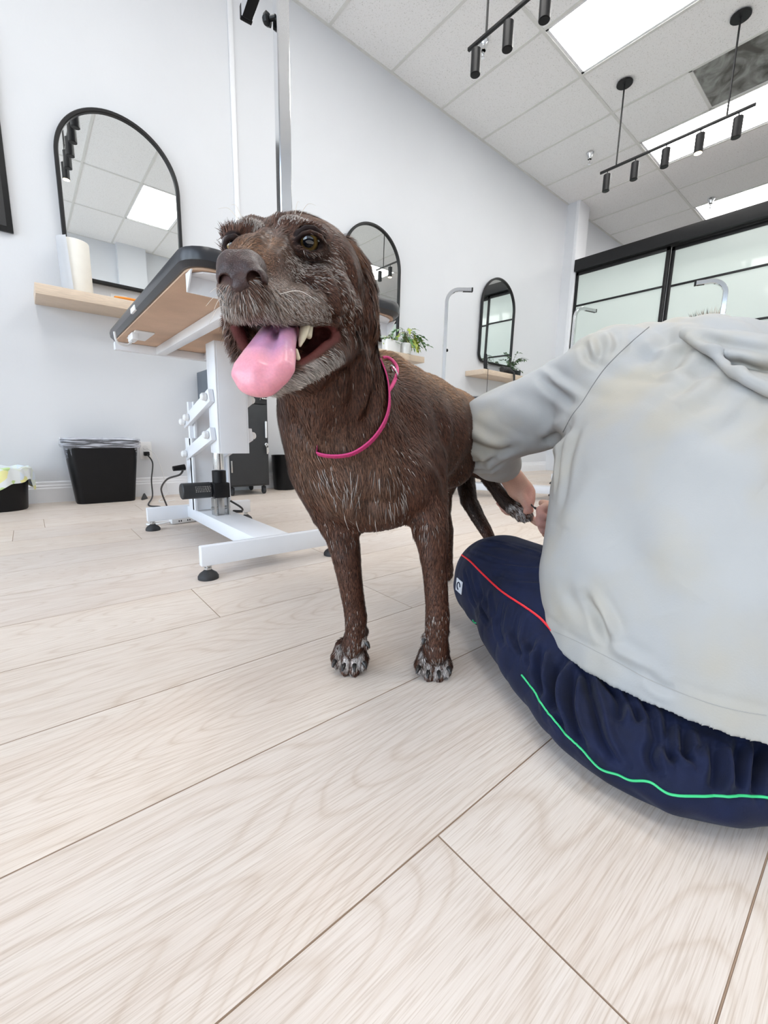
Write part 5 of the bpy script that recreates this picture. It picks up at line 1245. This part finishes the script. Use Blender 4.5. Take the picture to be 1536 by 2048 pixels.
S.chain([(1195, 1014, 1.065, 34), (1150, 1028, 1.06, 34)], .004, 'sub')
# open cuff and cut hem
S.chain([(1012, 940, 1.075, 27), (1030, 968, 1.11, 30)], .004, 'sub')
q = (CP[2]+(S.u[:, None, None]*CM[0][2]+S.v[None, :, None]*CM[1][2]+CM[2][2])*S.w[None, None, :])-.104; far = S.w[None, None, :] > .95
S.D = np.where(far, S.D, np.maximum(S.D, -q.astype(np.float32))); del q, far
def jdisp(W, N):
    d = (vnoise(W*np.array([1, 1, .7]), 6, 21, 2)-.5)*.006
    up = sstep(W[:, 2], .42, .56)*sstep(W[:, 0]*.77-W[:, 1]*.64, .24, .45); t = W @ np.array([.50, -.55, .65]); d += up*.0045*np.abs(np.sin(t*75+5*vnoise(W, 7, 5)))**1.5
    sl = sstep(W[:, 1], .42, .50); d += sl*.003*np.abs(np.sin((W@np.array([.3, .8, -.5]))*42+4*vnoise(W, 8, 8)))
    hem = np.exp(-((W[:, 2]-.142)/.005)**2); d -= hem*.0010
    low = sstep(.19-W[:, 2], 0, .07); a = np.arctan2(W[:, 1]-.12, W[:, 0]-.76); d += low*.0007*np.sin(a*31+5*vnoise(W, 12, 31))
    return d
jm = mat('grey_jacket_cotton', (.41, .402, .385), .78, var=.05, vscale=5, bump=.35, bscale=420, bdist=.0005)
JFOLD = [([(1138, 848), (1118, 872), (1098, 880), (1088, 884)], .012, -.012), ([(1142, 850), (1122, 900), (1112, 970)], .008, -.005), ([(1160, 850), (1138, 920), (1124, 1010)], .009, -.004), ([(1118, 900), (1112, 940), (1108, 990)], .006, .003),
 ([(904, 862), (930, 880), (965, 898), (1000, 903), (1030, 893)], .010, -.010), ([(906, 845), (940, 858), (975, 880), (1000, 886)], .009, .005), ([(925, 918), (955, 926), (985, 918), (1012, 902)], .008, -.006), ([(945, 938), (975, 940), (1005, 925)], .006, -.004), ([(960, 905), (975, 925), (985, 950)], .007, .004),
 ([(1071, 734), (1098, 752), (1130, 775), (1160, 796)], .008, .006), ([(1080, 756), (1115, 782), (1150, 806)], .010, -.007), ([(1010, 780), (1060, 800), (1100, 830)], .016, -.004), ([(940, 810), (985, 800), (1030, 775)], .014, .003),
 ([(1168, 688), (1178, 715), (1204, 732)], .007, -.005), ([(1196, 674), (1204, 702), (1192, 728)], .007, -.005), ([(1226, 664), (1234, 692), (1222, 716)], .006, -.005), ([(1182, 684), (1190, 712), (1200, 724)], .005, .003),
 ([(1340, 662), (1325, 695), (1285, 722)], .012, -.006), ([(1375, 690), (1352, 728), (1306, 756)], .012, -.007), ([(1410, 722), (1388, 764), (1334, 796)], .013, -.006), ([(1452, 752), (1432, 796), (1380, 832)], .014, -.006), ([(1492, 790), (1474, 834), (1420, 868)], .014, -.005), ([(1262, 672), (1296, 700), (1330, 712)], .010, .004),
 ([(1170, 1190), (1194, 1226), (1208, 1262), (1216, 1290)], .008, -.008), ([(1188, 1198), (1212, 1236), (1222, 1272)], .008, .006), ([(1130, 1180), (1160, 1215), (1196, 1240)], .012, -.004), ([(1216, 1288), (1256, 1312), (1300, 1338)], .008, .004), ([(1290, 1345), (1320, 1372), (1350, 1380)], .006, -.004),
 ([(1230, 1080), (1290, 1150), (1330, 1230)], .025, -.004), ([(1390, 900), (1460, 930), (1536, 965)], .03, .005), ([(1200, 960), (1240, 1050), (1250, 1140)], .03, -.004), ([(1130, 1060), (1150, 1010), (1200, 940)], .02, .004), ([(1380, 1180), (1440, 1130), (1530, 1110)], .03, -.004)]
_nt = jm.node_tree; _b = _nt.nodes['Principled BSDF']; _src = _b.inputs['Base Color'].links[0].from_socket
_n = _nt.nodes.new('ShaderNodeTexNoise'); _n.inputs['Scale'].default_value = 7; _n.inputs['Detail'].default_value = 3
_r = _nt.nodes.new('ShaderNodeValToRGB'); _r.color_ramp.elements[0].position = .45; _r.color_ramp.elements[1].position = .68; _r.color_ramp.elements[0].color = (.97, .99, 1.03, 1); _r.color_ramp.elements[1].color = (1.03, .97, .86, 1)
_tc = _nt.nodes.new('ShaderNodeTexCoord'); _nt.links.new(_tc.outputs['Object'], _n.inputs[0]); _nt.links.new(_n.outputs[0], _r.inputs[0])
_m = _nt.nodes.new('ShaderNodeMix'); _m.data_type = 'RGBA'; _m.blend_type = 'MULTIPLY'; _m.inputs[0].default_value = 1; _nt.links.new(_src, _m.inputs[6]); _nt.links.new(_r.outputs[0], _m.inputs[7]); _nt.links.new(_m.outputs[2], _b.inputs['Base Color'])
jk, JW, JF = part(S, 'jacket', jm, disp=jdisp, it=3, main=False, folds=JFOLD)
del S
_jb = BVHTree.FromPolygons([tuple(p) for p in JW.tolist()], JF.tolist())
def sd(x, y, dflt=.7):
    r = _jb.ray_cast(Vector(CP), Vector(ray(x, y)).normalized())[0]
    return dflt if r is None else float(CM[2] @ (np.array(r)-CP))
S = Sculpt(1340, 2100, 600, 880, .40, 1.0, PSTEP)
base = [(1372, 666, 12), (1412, 680, 22), (1460, 698, 33), (1512, 716, 42), (1580, 726, 50), (1680, 726, 56)]
S.chain([(x, y, sd(x, y)+.000, r) for x, y, r in base], .008)
S.chain([(x, y-8, sd(x, y)+.03, r*.9) for x, y, r in base[1:]], .015)
edge = [(1378, 676, 5), (1408, 695, 8), (1452, 728, 10), (1496, 760, 11), (1540, 782, 12), (1620, 800, 12)]
S.chain([(x, y, sd(x, y)-.012, r) for x, y, r in edge], .012)
hd_, HW, HF = part(S, 'hood', jm, it=3, parent=jk, disp=lambda W, N: (vnoise(W, 12, 3)-.5)*.004, folds=[([(1400, 672), (1450, 690), (1536, 706)], .006, -.005), ([(1430, 712), (1480, 730), (1536, 750)], .008, -.005), ([(1410, 690), (1470, 706), (1536, 726)], .007, .005)])
jb = BVHTree.FromPolygons([tuple(p) for p in JW.tolist()], JF.tolist())
def hitb(bv, px, py):
    r = bv.ray_cast(Vector(CP), Vector(ray(px, py)).normalized()); return r[0], r[1]
def seam(bv, pts, r, name, m, n=10, off=.0, parent=None, cut=.08):
    P = bez([(x, y, 0) for x, y in pts], n); out = []
    for p in P:
        h_, nn = hitb(bv, p.x, p.y)
        if h_ is not None and (not out or (h_-out[-1]).length < cut): out.append(h_+nn*off*(1 if nn.dot(h_-Vector(CP)) < 0 else -1))
    if len(out) > 2: o = MB().tube(out, r, 6).build(name, m, parent or pers); local(pers, o); return o
thread = mat('dark_seam_thread', (.20, .20, .195), .8); stitch = mat('hem_stitch', (.36, .35, .33), .8)  # armhole seam drawn darker than the jacket cloth
seam(jb, [(1298, 654), (1256, 690), (1212, 734), (1186, 770), (1164, 805), (1144, 831), (1126, 864)], .0009, 'armhole_seam', thread, parent=jk)
seam(jb, [(1106, 1262), (1150, 1281), (1230, 1322), (1300, 1360), (1400, 1400), (1470, 1420), (1533, 1431)], .0006, 'hem_stitching', stitch, parent=jk)

# ---- trousers
S = Sculpt(880, 2760, 1010, 1860, .34, 1.45, PSTEP+.6)
def well(S, x, y, z, r, k=.03):
    q = wp(x, y, z, 1.0); S.ell(q[:3], tuple(v*q[3] for v in r), (10, 0, 0), k)
wc(S, [(.70, .15, .085, .108), (.722, .27, .095, .112), (.748, .39, .103, .113), (.778, .508, .112, .106), (.785, .53, .11, .100)], .03)
well(S, .634, .142, .040, (.144, .060, .144)); well(S, .645, .20, .045, (.148, .064, .148)); well(S, .672, .30, .058, (.122, .078, .122)); well(S, .70, .39, .075, (.10, .085, .10))
well(S, .775, .070, .040, (.145, .058, .145)); well(S, .92, .0, .042, (.145, .060, .145))
wc(S, [(.87, -.01, .085, .115), (1.0, .03, .10, .118), (1.16, .10, .11, .11)], .03)
wc(S, [(.74, .12, .10, .12), (.80, .06, .10, .12), (.86, .10, .25, .11)], .04)
wc(S, [(.78, .52, .085, .085), (.90, .47, .06, .062), (1.0, .40, .055, .055)], .03); wc(S, [(1.17, .11, .085, .085), (1.10, .24, .06, .062), (1.03, .31, .055, .05)], .03)
S.floor(.001)
def pdisp(W, N):
    d = (vnoise(W, 10, 41, 3)-.5)*.007
    t = (W[:, :2]-np.array([.66, .13]))@np.array([.305, .952]); a = np.arctan2(W[:, 2]-.09, (W[:, :2]-np.array([.66, .13]))@np.array([-.952, .305]))
    ph = t*62+1.6*a+5*vnoise(W, 9, 43); w = sstep(t, -.03, .04)*(1-sstep(t, .22, .36)); d += w*.0022*(np.abs(np.sin(ph))**.6-.6)
    d += (1-w)*.0012*np.sin(t*95+2.5*a+6*vnoise(W, 14, 44))
    q = np.arctan2(W[:, 1]-.1, W[:, 0]-.75); d += (1-sstep(t, -.05, .02))*.0016*np.sin(q*26+4*vnoise(W, 10, 45))
    hemz = sstep(W[:, 2], .085, .11); d = d*(1-hemz)-.004*hemz
    return d*sstep(W[:, 2], .004, .02)
pm = mat('navy_trouser_cloth', (.0045, .0085, .034), .75, spec=.25, var=.25, vscale=30, bump=.4, bscale=500, bdist=.0005, sheen=.05)
PF = [[(1115, 1322), (1104, 1375), (1098, 1428)], [(1132, 1310), (1112, 1368), (1112, 1420), (1128, 1455)], [(1152, 1345), (1140, 1396), (1146, 1442), (1168, 1492)], [(1166, 1330), (1188, 1410), (1206, 1475), (1232, 1520)], [(1206, 1350), (1240, 1402), (1238, 1442)], [(1244, 1372), (1270, 1422), (1282, 1446)],
 [(1282, 1394), (1312, 1470), (1304, 1512), (1316, 1545)], [(1336, 1440), (1336, 1500), (1356, 1516)], [(1366, 1455), (1372, 1505), (1390, 1515)], [(1430, 1490), (1436, 1540), (1428, 1580)], [(1482, 1484), (1478, 1540), (1486, 1580)], [(1524, 1490), (1510, 1550), (1512, 1590)],
 [(987, 1146), (1030, 1158), (1080, 1162)], [(941, 1077), (1006, 1084), (1078, 1104)], [(935, 1100), (995, 1122), (1072, 1132)], [(1003, 1200), (994, 1246), (1008, 1290)], [(1036, 1222), (1026, 1270), (1042, 1310)], [(1066, 1270), (1054, 1304), (1058, 1335)], [(958, 1180), (962, 1216), (976, 1248)], [(1080, 1300), (1076, 1345), (1086, 1390)], [(926, 1140), (940, 1190), (960, 1228)]]
PFOLD = [(p, .0055 if p[0][1] > 1290 else .0038, -.011 if p[0][1] > 1290 else -.0055) for p in PF]+[([(x+16, y+4) for x, y in p], .005, .005) for p in PF]
tr_, TW, TF = part(S, 'trousers', pm, disp=pdisp, it=2, folds=PFOLD)
del S
tb = BVHTree.FromPolygons([tuple(p) for p in TW.tolist()], TF.tolist())
red = mat('red_piping', (.80, .022, .035), .5, var=.05); green = mat('green_piping', (.035, .55, .20), .5, var=.05)
seam(tb, [(917, 1106), (940, 1122), (968, 1150), (1005, 1184), (1050, 1214), (1080, 1236), (1104, 1262)], .0020, 'red_piping', red, off=.001)
seam(tb, [(1044, 1350), (1066, 1378), (1080, 1402), (1098, 1428), (1130, 1466), (1165, 1500), (1200, 1536), (1235, 1548), (1262, 1560), (1300, 1564), (1340, 1588), (1400, 1592), (1470, 1592), (1560, 1594), (1640, 1590)], .0014, 'green_piping', green, off=.001, n=14)
seam(tb, [(946, 1240), (950, 1245), (957, 1244)], .0016, 'green_piping', green, off=.001, n=3)
h_, nn = hitb(tb, 919, 1172)
if h_ is not None:
    lb = MB(); q4 = Matrix.Translation(h_+nn*.001) @ nn.to_track_quat('Z', 'Y').to_matrix().to_4x4(); lb.box((-.016, -.014, -.001), (.016, .014, .0008), .0005, M4=q4); lo = lb.build('logo_patch', mat('white_print', (.65, .68, .75), .6, var=.1), tr_); local(pers, lo)
    lb = MB(); lb.tube([q4 @ Vector((.008*math.cos(t), .008*math.sin(t), .0012)) for t in [i*PI/8 for i in range(13)]], .0014, 6); lo = lb.build('logo_mark', pm, tr_); local(pers, lo)
# ---- hair
R_ = random.Random(12); b = bmesh.new(); hd = at(1413, 716, 1.02)
hm = bpy.data.materials.new('two_tone_hair'); hm.use_nodes = True; nt = hm.node_tree; b_ = nt.nodes['Principled BSDF']; b_.inputs['Roughness'].default_value = .45
at2 = nt.nodes.new('ShaderNodeAttribute'); at2.attribute_name = 'col'; nt.links.new(at2.outputs['Color'], b_.inputs['Base Color'])
VV, FF, CC = [], [], []
hc = at(1412, 668, 1.02)
hb = MB(); bb = bmesh.new(); bmesh.ops.create_uvsphere(bb, u_segments=32, v_segments=20, radius=.092)
for v in bb.verts: v.co = Vector((v.co.x*.95, v.co.y*1.05, v.co.z))+at(1413, 736, 1.03)
hb.add(bb); capo = hb.build('hair', mat('dark_brown_hair', (.018, .011, .008), .5, var=.3, vscale=60), pers); local(pers, capo)
top = at(1412, 664, 1.02)
for i in range(520):
    px = R_.uniform(1384, 1444); base = at(px, R_.uniform(640, 662), 1.0+R_.uniform(-.02, .06)); u_ = (px-1414)/30
    h_l = R_.uniform(.014, .038)*(1-.35*abs(u_)) + (.012 if px > 1425 else 0)*R_.random(); dirv = Vector(-CM[1])*1.0+Vector(CM[0])*(u_*.45+R_.uniform(-.35, .35))+Vector(CM[2])*R_.uniform(-.3, .3)
    tip = base+dirv.normalized()*h_l; s_ = Vector(CM[0])*.0009; n0 = len(VV); VV += [base-s_, base+s_, tip]; FF.append((n0, n0+1, n0+2))
    t_ = R_.random() < (.15+.75*max(0, u_*.5+.35)); c0 = (.012, .008, .006); c1 = (.42, .17, .05) if t_ else (.03, .018, .012); CC += [c0, c0, c1]
np_mesh('hair_tuft', np.array([list(v) for v in VV]), np.array(FF), hm, capo, np.array(CC), None, PL)['kind'] = 'stuff'
# ---- nail clipper in the fist
mb = MB(); mb.tube(bez([at(1057, 1000, 1.095), at(1063, 1010, 1.085), at(1070, 1016, 1.07), at(1077, 1019, 1.055)], 6), [.0012]*6+[.0020]*6+[.0032]*7, 10)
mb.tube(bez([at(1077, 1019, 1.055), at(1088, 1032, 1.045), at(1098, 1044, 1.04), at(1112, 1056, 1.05)], 6), [.0035]*5+[.008]*14, 12)
tag(mb.build('nail_clipper', M['black_rubber']), 'black nail clipper held in a fist beside the dog lifted hind paw', 'clipper')
print('PERSON done')
